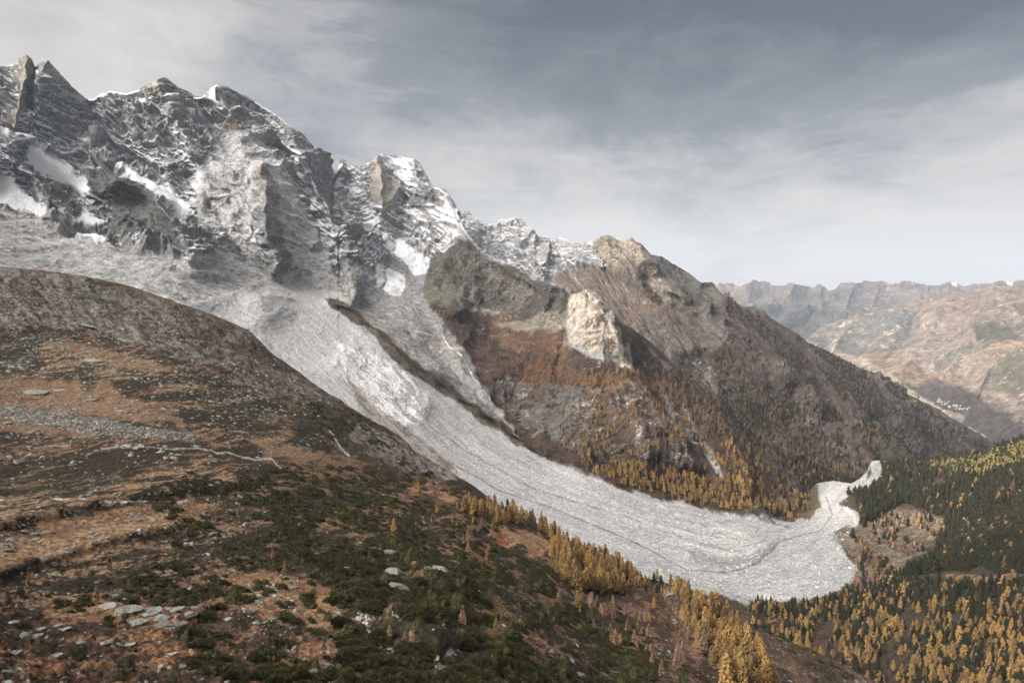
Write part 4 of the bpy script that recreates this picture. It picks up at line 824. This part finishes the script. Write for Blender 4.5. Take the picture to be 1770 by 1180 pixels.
def proto_mesh(name, parts, smooth_shade=False):
    """one mesh from several (V, T, material)"""
    me = bpy.data.meshes.new(name); V = np.concatenate([p[0] for p in parts]); off = 0; T = []; mi = []
    for k, (v, t_, m) in enumerate(parts):
        T.append(t_ + off); off += len(v); me.materials.append(m); mi += [k] * len(t_)
    T = np.concatenate(T); me.vertices.add(len(V)); me.vertices.foreach_set('co', V.astype(F32).ravel())
    me.loops.add(T.size); me.loops.foreach_set('vertex_index', T.astype(np.int32).ravel())
    me.polygons.add(len(T)); me.polygons.foreach_set('loop_start', np.arange(len(T), dtype=np.int32) * 3)
    me.polygons.foreach_set('material_index', np.array(mi, np.int32)); me.polygons.foreach_set('use_smooth', np.full(len(T), smooth_shade))
    me.update(calc_edges=True); return me
def stuff(name, shapes, pos, size, mat, rot=None, squash=None, tilt=None):
    """many small copies merged into one object that nobody could count"""
    g = np.random.default_rng(len(pos)); Vs = []; Ts = []; tn_ = []; off = 0
    pick = g.integers(len(shapes), size=len(pos)); ang = g.random(len(pos)) * 6.283 if rot is None else rot
    wid = g.uniform(0.85, 1.2, len(pos))
    for k, (V, T) in enumerate(shapes):
        idx = np.where(pick == k)[0]
        if not len(idx): continue
        c, s = np.cos(ang[idx]), np.sin(ang[idx]); sz = size[idx]; w = sz * wid[idx]
        X = (V[None, :, 0] * c[:, None] - V[None, :, 1] * s[:, None]) * w[:, None]
        Y = (V[None, :, 0] * s[:, None] + V[None, :, 1] * c[:, None]) * w[:, None]
        Z = V[None, :, 2] * sz[:, None] + np.zeros_like(X)
        if tilt is not None: Z = Z + X * tilt[idx, 0][:, None] + Y * tilt[idx, 1][:, None]
        Q = np.stack([X, Y, Z], -1) + pos[idx][:, None, :]
        n = V.shape[0]; Vs.append(Q.reshape(-1, 3))
        Ts.append((T[None] + (np.arange(len(idx)) * n)[:, None, None]).reshape(-1, 3) + off); off += n * len(idx)
        tn_.append(np.repeat(g.random(len(idx)), n))
    o = mesh_obj(name, np.concatenate(Vs), np.concatenate(Ts), mat, {'tint': np.concatenate(tn_)}, 'stuff', False)
    return o

# ================================================================ finding the ground under a plant
class Finder:
    def __init__(s, land):
        s.L = land; s.us = land.U[0]
    def __call__(s, u, v):
        u = np.atleast_1d(np.asarray(u, float)); v = np.atleast_1d(np.asarray(v, float))
        j = np.clip(np.searchsorted(s.us, u), 0, len(s.us) - 1)
        top = s.L.V[0, j]; bot = s.L.V[-1, j]; n = s.L.V.shape[0]
        i = np.clip(((v - top) / (bot - top) * (n - 1)).round().astype(int), 0, n - 1)
        return s.L.P[i, j], s.L.N[i, j], (v >= top - 1) & (v <= bot)
fF, fK, fN, fM = Finder(landF), Finder(landK), Finder(landN), Finder(landM)
def scatter(finder, poly, n, seed, clump=0.0, cl_scale=40.0, thin=None):
    g = np.random.default_rng(seed); P_ = np.array(poly, float); out = []
    lo = P_.min(0); hi = P_.max(0); got = 0; pts = np.zeros((0, 2))
    while len(pts) < n * 1.0 and got < 40:
        q = lo + (hi - lo) * g.random((n * 3, 2)); q = q[inside(q[:, 0], q[:, 1], poly)]
        if clump > 0 and len(q):
            g0 = np.stack([q[:, 0], q[:, 1] * 1.6, np.zeros(len(q))], -1)
            if finder is fK: g0 = np.stack([(q[:, 0] * .78 - q[:, 1] * .62) * 2.0, (q[:, 0] * .62 + q[:, 1] * .78) * .5, np.zeros(len(q))], -1)
            w = fbm(g0, cl_scale, 3, .6, seed)
            q = q[w > (clump * 2 - 1) * 0.55 + g.normal(0, 0.07, len(q))]
        pts = np.concatenate([pts, q]); got += 1
    pts = pts[:n]; p, nn, ok = finder(pts[:, 0], pts[:, 1])
    return pts[ok], p[ok], nn[ok]

def put(name, me, loc, size, label, cat, group, rot=None, squash=1.0, eul=None):
    o = bpy.data.objects.new(name, me); COL.objects.link(o)
    o.location = loc; r = random.random() * 6.283 if rot is None else rot
    o.rotation_euler = eul if eul is not None else (0, 0, r)
    w = size * random.uniform(0.88, 1.15); o.scale = (w, w, size * squash)
    o['label'] = label; o['category'] = cat
    if group: o['group'] = group
    return o

# ---------------------------------------------------------------- trees
crowns_hi = [conifer(260, 0.235, 0.10, 10 + k, 0.12, 0.085, 0.62, 0.06) for k in range(6)]
crowns_mid = [conifer(90, 0.23, 0.10, 20 + k, 0.12, 0.145, 0.62, 0.06) for k in range(5)]
crowns_lo = [conifer(34, 0.225, 0.08, 30 + k, 0.15, 0.21, 0.65, 0.06) for k in range(4)]
crowns_far = [conifer(10, 0.22, 0.08, 40 + k, 0.25, 0.32, .7, .1) for k in range(4)]
spr_hi = [conifer(330, 0.235, 0.06, 50 + k, 0.35, 0.095, 0.68, 0.05) for k in range(5)]
spr_mid = [conifer(90, 0.23, 0.06, 55 + k, 0.35, 0.15, 0.68, 0.05) for k in range(4)]
spr_lo = [conifer(34, 0.22, 0.05, 60 + k, 0.35, 0.22, 0.7, 0.05) for k in range(4)]
spr_far = [conifer(10, 0.20, 0.05, 70 + k, 0.35, 0.34, .75, .1) for k in range(4)]
bare_hi = [twigs(220, 0.24, 0.12, 80 + k) for k in range(3)]
tk_ = trunk()
ME_L = [proto_mesh('larch_tree', [(c[0], c[1], LARCH), (tk_[0], tk_[1], BARK)]) for c in crowns_hi]
ME_S = [proto_mesh('spruce_tree', [(c[0], c[1], SPRUCE), (tk_[0], tk_[1], BARK)]) for c in spr_hi]
ME_B = [proto_mesh('bare_larch_tree', [(c[0], c[1], LARCHB), (tk_[0], tk_[1], BARK)]) for c in bare_hi]
ME_LC = [proto_mesh('crown', [(c[0], c[1], LARCH)]) for c in crowns_hi]
ME_TR = proto_mesh('trunk', [(tk_[0], tk_[1], BARK)])
ME_BC = [proto_mesh('crown', [(c[0], c[1], LARCHB)]) for c in bare_hi]
def big_tree(name, crown, loc, size, label, cat, group=None):
    e = bpy.data.objects.new(name, None); COL.objects.link(e); e.location = loc
    e['label'] = label; e['category'] = cat
    if group: e['group'] = group
    e.rotation_euler = (0, 0, random.random() * 6.28); e.scale = (size,) * 3
    for n_, m_ in (('crown', crown), ('trunk', ME_TR)):
        c = bpy.data.objects.new(n_, m_); COL.objects.link(c); c.parent = e
    return e

# (finder, polygon, count, kind weights (larch, spruce, bare), height range, clump, group phrase)
ST = [
 (fN, [(800,868),(850,878),(900,884),(960,898),(1020,912),(1060,935),(1090,966),(1137,998),(1125,1012),(1075,1030),(1010,1030),(965,1000),(945,962),(955,935),(925,915),(880,905),(850,905),(800,885)], 430, (.94,.03,.03), (8.5,12.5), 0, ''),
 (fN, [(1150,1000),(1215,1012),(1245,1050),(1285,1095),(1310,1130),(1345,1185),(1255,1185),(1205,1125),(1180,1080),(1172,1040)], 170, (.95,0,.05), (8.5,12.5), 0, 'tall golden larches on the steep spur right of the dwarf pines'),
 (fN, [(700,835),(790,850),(860,905),(870,950),(840,985),(780,930),(740,880)], 26, (.25,0,.75), (5,8), 0, 'thin pinkish larches along the edge of the dwarf pines'),
 (fN, [(960,1040),(1060,1040),(1120,1060),(1180,1130),(1190,1180),(1120,1160),(1040,1100)], 40, (.25,0.0,.75), (4.5,8), 0, 'thin pinkish larches on the brown slope left of the golden spur'),
 (fN, [(1090,995),(1150,1005),(1160,1030),(1110,1030)], 12, (.3,.7,0), (6,9), 0, 'small trees on the knoll above the debris toe'),
 (fF, [(1290,1050),(1400,1055),(1470,1030),(1560,1035),(1650,1050),(1770,1040),(1800,1200),(1500,1200),(1400,1130),(1300,1085)], 1250, (.50,.46,.04), (7,11.5), .36, 'golden larches in the open wood at the lower right'),
 (fF, [(1270,1040),(1400,1052),(1480,1020),(1560,1010),(1700,1020),(1800,1010),(1800,1090),(1700,1080),(1600,1060),(1450,1080),(1330,1070)], 620, (.12,.86,.02), (8,13), .2, 'dark spruces behind the golden larches at the lower right'),
 (fF, [(1560,1100),(1650,1080),(1800,1090),(1800,1200),(1640,1200)], 130, (.6,.35,.05), (8,12), .3, 'golden larches in the bottom right corner'),
 (fF, [(1480,870),(1490,915),(1530,890),(1560,870),(1640,900),(1620,960),(1560,1010),(1650,990),(1770,995),(1810,990),(1810,760),(1770,757),(1700,785),(1600,800),(1520,802),(1528,826),(1503,848),(1465,856)], 6200, (.03,.96,.01), (11,16), .20, 'dark spruces of the valley forest'),
 (fF, [(1470,925),(1560,880),(1640,905),(1600,950),(1560,1005),(1500,1030),(1450,1050),(1480,1000)], 260, (.10,.30,.6), (8,13), .45, 'scattered trees among the pale blown down ground'),
 (fF, [(1600,805),(1680,797),(1750,770),(1800,758),(1800,800),(1700,825),(1620,822)], 2300, (.88,.12,0), (9,13), .02, 'trees on the hill'),
 (fF, [(1000,770),(1080,800),(1200,800),(1300,850),(1398,880),(1370,897),(1250,884),(1130,856),(1010,817)], 620, (.86,.14,0), (9,14), .35, 'larches above the debris edge'),
 (fF, [(1090,600),(1165,640),(1250,722),(1335,815),(1400,862),(1385,885),(1330,880),(1260,800),(1200,720),(1130,670)], 520, (.75,.25,0), (10,15), .2, 'larches'),
 (fF, [(900,620),(1000,640),(1120,640),(1200,690),(1250,770),(1330,850),(1300,870),(1230,800),(1180,740),(1080,690),(1000,675),(900,660),(850,620)], 620, (.97,.03,0), (9,14), .42, 'larches on the cliff'),
 (fF, [(850,650),(950,640),(1050,680),(1150,700),(1230,830),(1100,810),(1000,790),(920,740)], 300, (.95,.05,0), (8,12), .5, 'larches in the cliff'),
 (fK, [(1150,600),(1250,610),(1350,640),(1450,720),(1520,790),(1480,810),(1400,850),(1340,840),(1290,770),(1220,690),(1140,620)], 3200, (.60,.40,0), (8,12), .52, 'trees'),
 (fK, [(1240,640),(1330,680),(1450,760),(1530,800),(1480,830),(1400,860),(1330,820),(1260,730)], 3000, (.22,.78,0), (9,13), .50, 'trees'),
 (fK, [(1250,535),(1310,540),(1400,590),(1470,650),(1460,690),(1360,640),(1280,590)], 1600, (.3,.7,0), (8,12), .52, 'trees'),
 (fK, [(1400,592),(1500,645),(1600,700),(1720,765),(1700,800),(1560,800),(1540,760),(1470,700),(1420,650)], 4600, (.16,.84,0), (9,14), .46, 'trees'),
 (fK, [(1400,700),(1480,690),(1560,760),(1600,790),(1520,795),(1440,760)], 500, (.3,.7,0), (12,16), .55, 'trees'),
]
allt = {'L': [], 'S': [], 'B': [], 'Y': []}
for si, (fd, poly, n, wts, hr, clump, grp) in enumerate(ST):
    uv, p, nn = scatter(fd, poly, n, 100 + si, clump)
    g = np.random.default_rng(900 + si)
    h = g.uniform(hr[0], hr[1], len(p)) * g.choice([1.12, 1, 0.85, 0.65], len(p)); kd = g.choice(3, len(p), p=wts)
    for k in range(len(p)):
        allt['Y' if si == 10 and kd[k] == 0 else 'LSB'[kd[k]]].append((h[k] / np.linalg.norm(p[k]) * 1, p[k], h[k], si))
lone = [(691,818,6,'B','small russet larch alone on the crest above the grey rock face'),(656,812,5,'B','smallest russet larch, left of the crest above the grey face'),(653,893,6,'B','russet larch alone high in the dwarf pines'),(680,922,6.5,'L','small golden larch in the middle of the upper dwarf pines'),
 (751,862,6.5,'B','slim russet larch beside the pale stony patch'),(807,960,6,'B','short russet larch in the gap below the rocky knoll'),(746,916,8,'B','bare pinkish larch standing above dark pine mats'),(997,1050,8,'L','pale golden larch at the edge of the dwarf pines'),(1022,1054,9,'B','spreading pinkish larch beside the pale golden one'),
 (1130,1053,7,'L','bright golden larch alone in the brown hollow'),(797,1086,5.5,'B','grey leafless sapling surrounded by dark dwarf pine'),(856,1102,5,'L','pale orange sapling in the lower dwarf pines'),(491,999,4.5,'L','straw coloured sapling beside a pale stone on the left slope'),
 (556,1145,4.5,'B','leaning tan sapling between two pine mats near the bottom'),(166,1043,4,'B','round grey leafless bush tree at the end of the big slab'),(188,988,4,'B','grey leafless sapling above the long pine mat'),(51,1030,4.5,'B','upper grey leafless sapling at the left edge'),(14,1052,4.5,'B','grey leafless sapling in the left corner, lower one'),
 (413,895,5,'B','pale twiggy sapling among stones on the striped slope'),(471,968,4,'B','grey twiggy sapling beside the upper mats'),(672,1105,3.6,'B','tan twiggy sapling left of the round pine mat'),(1190,1105,8,'B','bare larch at the left foot of the golden spur'),(1258,1135,8,'L','lowest golden larch in front of the golden spur')]
for u, v, h, k, lab in lone:
    p, _, _ = fN(u, v)
    big_tree('larch_tree' if k == 'L' else 'bare_larch_tree', (ME_LC if k == 'L' else ME_BC)[random.randrange(3)], p[0], h, lab, 'tree')
spec = {'L': ('larch_tree', ME_L, crowns_lo, crowns_far, LARCH, 'golden larch', 285), 'S': ('spruce_tree', ME_S, spr_lo, spr_far, SPRUCE, 'dark green spruce', 300), 'B': ('bare_larch_tree', ME_B, crowns_lo, crowns_far, LARCHB, 'thin bare pinkish larch', 280),
        'Y': ('larch_tree', ME_L, crowns_lo, crowns_lo, LARCHSUN, 'sunlight-painted yellow green larch', 0)}
WHERE = {0: 'in the dense stand above the pale debris flow', 1: 'on the steep spur right of the dwarf pines', 2: 'on the upper edge of the dwarf pine slope', 3: 'on the brown hollow left of the golden spur', 4: 'on the small knoll above the toe of the debris flow',
 5: 'in the open wood at the lower right', 6: 'in the dark belt below the toe of the debris flow', 7: 'in the bottom right corner', 8: 'in the dark valley forest right of the debris flow', 9: 'on the pale ground beside the debris toe', 10: 'on the forested hill at the right edge', 11: 'along the far edge of the debris flow', 12: 'on the dark flank beside the ravine', 13: 'on the rusty slope under the pale crag', 14: 'in the cliffs beyond the debris flow'}
for key, lst in allt.items():
    name, mes, lo, far, mat, what, cap = spec[key]
    lst.sort(key=lambda a: -a[0]); near, rest = lst[:cap], lst[cap:]
    for s_, p, h, si in near:
        w = WHERE.get(si, 'on the slopes of the long ridge')
        put(name, mes[random.randrange(len(mes))], p, h, what + ' ' + w, 'tree', what + ' trees ' + w)
    if rest:
        pos = np.array([r_[1] for r_ in rest]); hh = np.array([r_[2] for r_ in rest]); d = np.linalg.norm(pos, axis=1)
        base_ = {'L': 'larch_forest', 'S': 'spruce_forest', 'B': 'bare_larch_forest', 'Y': 'larch_forest'}[key]
        md = crowns_mid if key != 'S' else spr_mid
        for lo_, hi_, sh, mt_, wh in ((0, 800, md, mat, 'filling the near valley floor'), (800, 1450, lo, mat, 'covering the valley floor and lower slopes'), (1450, 9e9, far, LARCHF if key == 'L' else mat, 'scattered over the long ridge')):
            m = (d >= lo_) & (d < hi_)
            if m.any():
                o = stuff(base_, sh, pos[m], hh[m], mt_); o['label'] = what + ' wood ' + wh

# ---------------------------------------------------------------- dwarf pine mats
ME_P = [proto_mesh('dwarf_pine', [(b[0], b[1], PINEM)]) for b in [bush(900, 200 + k) for k in range(5)]]
bush_lo = [bush(130, 220 + k) for k in range(4)]
BP = [
 ([(500,800),(600,806),(700,820),(760,855),(860,885),(930,955),(1020,1010),(1080,1060),(1130,1110),(1200,1190),(600,1190),(600,1090),(560,1000),(470,930),(410,880),(420,830)], 2000, .37, (1.4,3.0)),
 ([(430,1000),(600,1000),(600,1190),(420,1190),(300,1100)], 110, .52, (1.2,2.4)), ([(180,1040),(240,985),(330,980),(395,1000),(400,1030),(330,1045),(250,1050)], 80, .0, (1.1,2.0)), ([(90,1040),(150,1025),(160,1055),(110,1065)], 16, 0, (.9,1.6)),
 ([(310,1100),(400,1100),(480,1120),(480,1180),(320,1180)], 40, .2, (1.0,1.8)), ([(300,820),(500,800),(560,900),(500,990),(330,980),(250,880)], 240, .60, (1.0,2.2)), ([(520,690),(620,715),(690,765),(700,800),(620,790),(560,750)], 130, .35, (1.8,3)),
 ([(840,985),(900,965),(960,980),(965,1010),(900,1025),(850,1010)], 70, 0, (1.8,3)), ([(690,795),(800,835),(880,885),(850,890),(760,850),(690,820)], 80, .2, (1.8,3)), ([(1270,1075),(1360,1100),(1500,1180),(1350,1190),(1290,1120)], 60, .5, (1.2,2.2)),
 ([(0,980),(300,900),(400,1000),(300,1180),(0,1180)], 60, .6, (.6,1.3)),
]
bl = []
for k, (poly, n, cl, sr) in enumerate(BP):
    uv, p, nn = scatter(fN, poly, n, 300 + k, cl, 55.0); g = np.random.default_rng(700 + k)
    for i in range(len(p)): bl.append((sr[0] + (sr[1] - sr[0]) * g.random() ** 1.5, p[i], nn[i], uv[i]))
bl.sort(key=lambda a: -a[0] / np.linalg.norm(a[1]))
def tilt_euler(n, amt=0.8):
    v = Vector((float(n[0]) * amt, float(n[1]) * amt, float(n[2]))); q = v.to_track_quat('Z', 'Y')
    from mathutils import Quaternion
    return (q @ Quaternion((0, 0, 1), random.random() * 6.283)).to_euler()
for r_, p, n_, uv in bl[:300]:
    w = 'on the lower slope in the middle of the view' if uv[0] > 560 else ('beside the large grey slab at the lower left' if uv[0] < 420 else 'among grass and stones at the lower left')
    o = put('dwarf_pine', ME_P[random.randrange(5)], p, r_, 'dark green mat of dwarf pine ' + w, 'shrub', 'dwarf pine mats ' + w, eul=tilt_euler(n_))
    o.scale = (r_ * random.uniform(.9, 1.3), r_ * random.uniform(.8, 1.1), r_ * random.uniform(.75, 1.05))
rest = bl[300:]
n_ = np.array([r_[2] for r_ in rest]); tl = -n_[:, :2] / np.maximum(n_[:, 2:], .35) * 0.8
o = stuff('dwarf_pine_thicket', bush_lo, np.array([r_[1] for r_ in rest]), np.array([r_[0] for r_ in rest]), PINEM, tilt=tl)
o['label'] = 'dark green dwarf pine thicket covering the middle slope'

# ---------------------------------------------------------------- stones
ME_R = [proto_mesh('boulder', [(b[0], b[1], STONE)]) for b in [rock(400 + k) for k in range(7)]]
ME_G = [proto_mesh('boulder', [(b[0], b[1], STONEG)]) for b in [rock(420 + k, 3, .8) for k in range(5)]]
rock_lo = [rock(440 + k, 1, .55) for k in range(6)]
big = [(62,676,7.5,2.2,'broad flat grey boulder on the orange grass at the left'),(155,688,5,1.8,'pale green capped boulder right of the broad flat one'),(100,673,5,1.4,'low grey boulder between the two largest on orange grass'),(130,705,2.6,1.0,'small green grey boulder below the green capped one'),
 (690,1020,4.0,2.4,'large pale grey block in the dwarf pines, lower one'),(680,990,3.8,2.6,'smooth pale green boulder in the dwarf pines, middle one'),(671,957,3.6,2.6,'pale boulder with a dark crack, highest in the dwarf pines'),(264,899,1.8,.7,'elongated white boulder on the striped slope'),(76,966,1.2,.7,'small rounded pale boulder on the left slope'),
 (150,420+143,8,2.6,'wide dark flat boulder on the upper gravel slope'),(215,586,6,2,'grey green boulder on the upper gravel slope'),(95,474,6,2,'pale boulder just under the moraine crest'),(160,625,7,2.4,'purple grey boulder on the brown slope'),(500,1019,1.3,.9,'pale stone beside the straw coloured sapling'),(390,970,2.2,.8,'whitish slab stone on the grass ledge'),
 (735,980,4.2,3.0,'leaning pale slab on the rocky knoll, left one'),(755,985,4.6,3.8,'tall pale slab on the rocky knoll, right one'),(782,988,2.8,1.6,'grey slab at the foot of the dark pine dome'),(866,998,3.0,1.8,'grey rock showing under the round pine dome'),(600,985,2,1,'pale stone in the gap of the pine slope'),(845,915+10,2,1,'pale stone on the orange knoll'),(912,927,3.2,1.5,'pale rock on top of the orange knoll'),(880,930,2,1,'small pale rock at the left end of the orange knoll')]
for u, v, r_, h, lab in big:
    p, nn, _ = fN(u, v); o = put('boulder', ME_R[random.randrange(7)], p[0], r_, lab, 'boulder', None, eul=tilt_euler(nn[0], .6)); o.scale = (r_, r_ * .8, h)
# the broken outcrop at the lower left and the low slabs below it
slabs = []
for k in range(6):
    V, T = rock(500 + k, 4, .42); V += 0.09 * fbm(V * np.array([1, 3, 1.5]), .5, 4, .65, 7 + k, True)[:, None]
    slabs.append(proto_mesh('rock_slab', [(V, T, STONE)]))
for k, (u, v, sx, sy, sz, rz) in enumerate([(190,1048,3.4,2.2,1.3,-14),(214,1060,3.8,2.8,1.5,8),(243,1062,4.2,3.0,1.4,20),(268,1070,3.6,2.6,1.3,-8),(292,1058,3.2,1.9,1.2,30),(316,1066,2.4,1.6,1.1,12),(236,1080,3.6,1.7,1.1,4),(272,1086,3.0,1.4,1.0,10),(304,1084,2.2,1.5,1.2,55),(330,1050,2.0,1.0,.9,20)]):
    p, nn, _ = fN(u, v); o = put('rock_slab', slabs[k % 6], p[0], 4, 'piece of the broken grey green outcrop at the lower left', 'rock', 'pieces of the broken outcrop at the lower left', eul=(R(4), R(-5), R(rz + random.uniform(-15, 15)))); o.scale = (sx * .85, sy * .9, sz * 1.5); o.location.z -= sz * .25
for k, (u, v, sx) in enumerate(((40,1105,4.0),(170,1120,3.2),(100,1093,2.8),(130,1115,2.2),(20,1130,3.0),(60,1092,2.4),(215,1118,2.6),(12,1078,2.6),(290,1135,2.4),(340,1120,2.0),(90,1140,2.6))):
    p, nn, _ = fN(u, v); o = put('rock_slab', slabs[(k + 2) % 6], p[0], 4, 'long low grey green slab at the bottom left', 'rock', 'low slabs at the bottom left', eul=(R(3), R(-8), R(14 + 9 * (k % 3)))); o.scale = (sx * .62, sx * .34, 1.0); o.location.z -= .3
SP = [([(0,960),(300,900),(560,960),(620,1190),(0,1190)], 260, .42, (.35,1.3)), ([(380,1020),(520,1010),(560,1060),(500,1140),(440,1090)], 90, .3, (.4,1.4)), ([(0,800),(450,800),(560,900),(300,950),(0,960)], 500, .45, (.5,1.5)),
 ([(560,820),(800,850),(1000,1030),(1150,1180),(560,1180)], 150, .5, (.5,1.7)), ([(0,470),(150,485),(420,575),(600,720),(450,720),(250,660),(0,650)], 1800, .3, (.9,2.6)), ([(0,640),(100,600),(400,640),(600,760),(400,800),(0,800)], 1100, .45, (.7,2.2)), ([(0,702),(170,722),(345,752),(330,762),(160,750),(0,722)], 900, 0, (.6,1.6)),
 ([(620,1060),(640,1050),(640,1090),(680,1120),(660,1140),(620,1100)], 30, 0, (.5,1.1)), ([(740,1190),(755,1145),(790,1120),(790,1140),(765,1190)], 50, 0, (.4,1.0)), ([(1080,1010),(1180,1040),(1300,1180),(1180,1180),(1060,1060)], 60, .4, (.6,1.6)), ([(1280,1080),(1500,1170),(1560,1200),(1330,1190)], 70, .4, (.6,1.6)), ([(1100,1005),(1190,1015),(1200,1040),(1120,1020)], 50, .2, (.8,2))]
sl = []
for k, (poly, n, cl, sr) in enumerate(SP):
    uv, p, nn = scatter(fN, poly, n, 500 + k, cl, 26.0); g = np.random.default_rng(800 + k)
    for i in range(len(p)): sl.append((sr[0] + (sr[1] - sr[0]) * g.random() ** 4.5, p[i], nn[i], uv[i]))
sl.sort(key=lambda a: -a[0] / np.linalg.norm(a[1]))
for r_, p, n_, uv in sl[:140]:
    w = 'among grass on the near left slope' if uv[0] < 560 and uv[1] > 880 else ('on the upper left slope' if uv[0] < 600 else 'between the dwarf pines and larches')
    o = put('boulder', ME_R[random.randrange(7)], p, r_, 'pale lichen covered boulder ' + w, 'boulder', 'boulders ' + w, eul=tilt_euler(n_, .7)); o.scale = (r_ * random.uniform(.9, 1.5), r_ * .8, r_ * random.uniform(.7, 1.1))
rest = sl[140:]; pos = np.array([r_[1] for r_ in rest]); nn = np.array([r_[2] for r_ in rest])
o = stuff('stones', rock_lo, pos, np.array([r_[0] for r_ in rest]), STONE, tilt=-nn[:, :2] / np.maximum(nn[:, 2:], .4) * .7); o['label'] = 'pale stones strewn over the near hillside'
# boulders in the debris flow
dl = []
for k, (poly, n, cl, sr) in enumerate([([(600,560),(700,640),(850,740),(1000,825),(1130,868),(1250,893),(1330,905),(1420,890),(1470,900),(1460,960),(1480,990),(1400,1040),(1290,1035),(1150,990),(900,880),(760,790),(600,640)], 6500, 0, (.8,3.2)), ([(350,530),(500,500),(600,545),(700,640),(640,640),(480,600)], 1800, .2, (1.2,4.5)), ([(1410,842),(1480,838),(1520,828),(1460,855),(1478,895),(1440,900)], 300, 0, (.8,2))]):
    uv, p, nn = scatter(fF, poly, n, 600 + k, cl, 40.0); g = np.random.default_rng(850 + k)
    for i in range(len(p)): dl.append((sr[0] + (sr[1] - sr[0]) * g.random() ** 5, p[i]))
dl.sort(key=lambda a: -a[0] / np.linalg.norm(a[1]))
for r_, p in dl[:120]:
    put('boulder', ME_G[random.randrange(5)], p, r_ * 0.8, 'angular pale granite boulder lying on the debris flow', 'boulder', 'granite boulders on the debris flow')
rest = dl[120:]
o = stuff('debris_rubble', rock_lo, np.array([r_[1] for r_ in rest]), np.array([r_[0] for r_ in rest]), STONEG); o['label'] = 'pale granite rubble strewn over the debris flow'

# ---------------------------------------------------------------- far villages
WALL = stone_mat('house_render', (0.52, 0.49, 0.45, 1), (0.42, 0.38, 0.33, 1), (0.56, 0.54, 0.50, 1)); ROOF = stone_mat('stone_roof', (0.26, 0.24, 0.23, 1), (0.20, 0.19, 0.18, 1), (0.3, 0.28, 0.27, 1))
hw = proto_mesh('wall', [(np.array([(-.5,-.35,-.3),(.5,-.35,-.3),(.5,.35,-.3),(-.5,.35,-.3),(-.5,-.35,.55),(.5,-.35,.55),(.5,.35,.55),(-.5,.35,.55),(-.5,0,.85),(.5,0,.85)]), np.array([(0,1,5),(0,5,4),(1,2,6),(1,6,5),(2,3,7),(2,7,6),(3,0,4),(3,4,7),(4,8,7),(5,6,9)]), WALL)])
hr_ = proto_mesh('roof', [(np.array([(-.58,-.45,.48),(.58,-.45,.48),(.58,0,.9),(-.58,0,.9),(.58,.45,.48),(-.58,.45,.48)]), np.array([(0,1,2),(0,2,3),(3,2,4),(3,4,5)]), ROOF)])
for line, n, w in (([(1490,636),(1510,645),(1525,652)], 26, 'in the sunny village on the far valley floor'), ([(1617,692),(1645,700),(1672,708)], 26, 'in the shaded village on the main valley floor'), ([(1584,684),(1610,700),(1635,712)], 16, 'strung along the river below the shaded village'), ([(1410,574),(1450,592)], 10, 'at the sunlit mouth of the far valley')):
    L = np.array(line, float)
    for k in range(n):
        t_ = random.random() * (len(L) - 1); i = int(t_); q = L[i] + (L[min(i + 1, len(L) - 1)] - L[i]) * (t_ - i) + np.array([random.gauss(0, 4), random.gauss(0, 2.2)])
        p, _, ok = fM(q[0], q[1])
        e = bpy.data.objects.new('house', None); COL.objects.link(e); e.location = p[0]; s_ = random.uniform(12, 22); e.scale = (s_, s_, s_ * .8); e.rotation_euler = (0, 0, random.uniform(0, 3.14))
        e['label'] = 'small pale house ' + w; e['category'] = 'house'; e['group'] = 'houses ' + w
        for nm, m_ in (('wall', hw), ('roof', hr_)):
            c = bpy.data.objects.new(nm, m_); COL.objects.link(c); c.parent = e
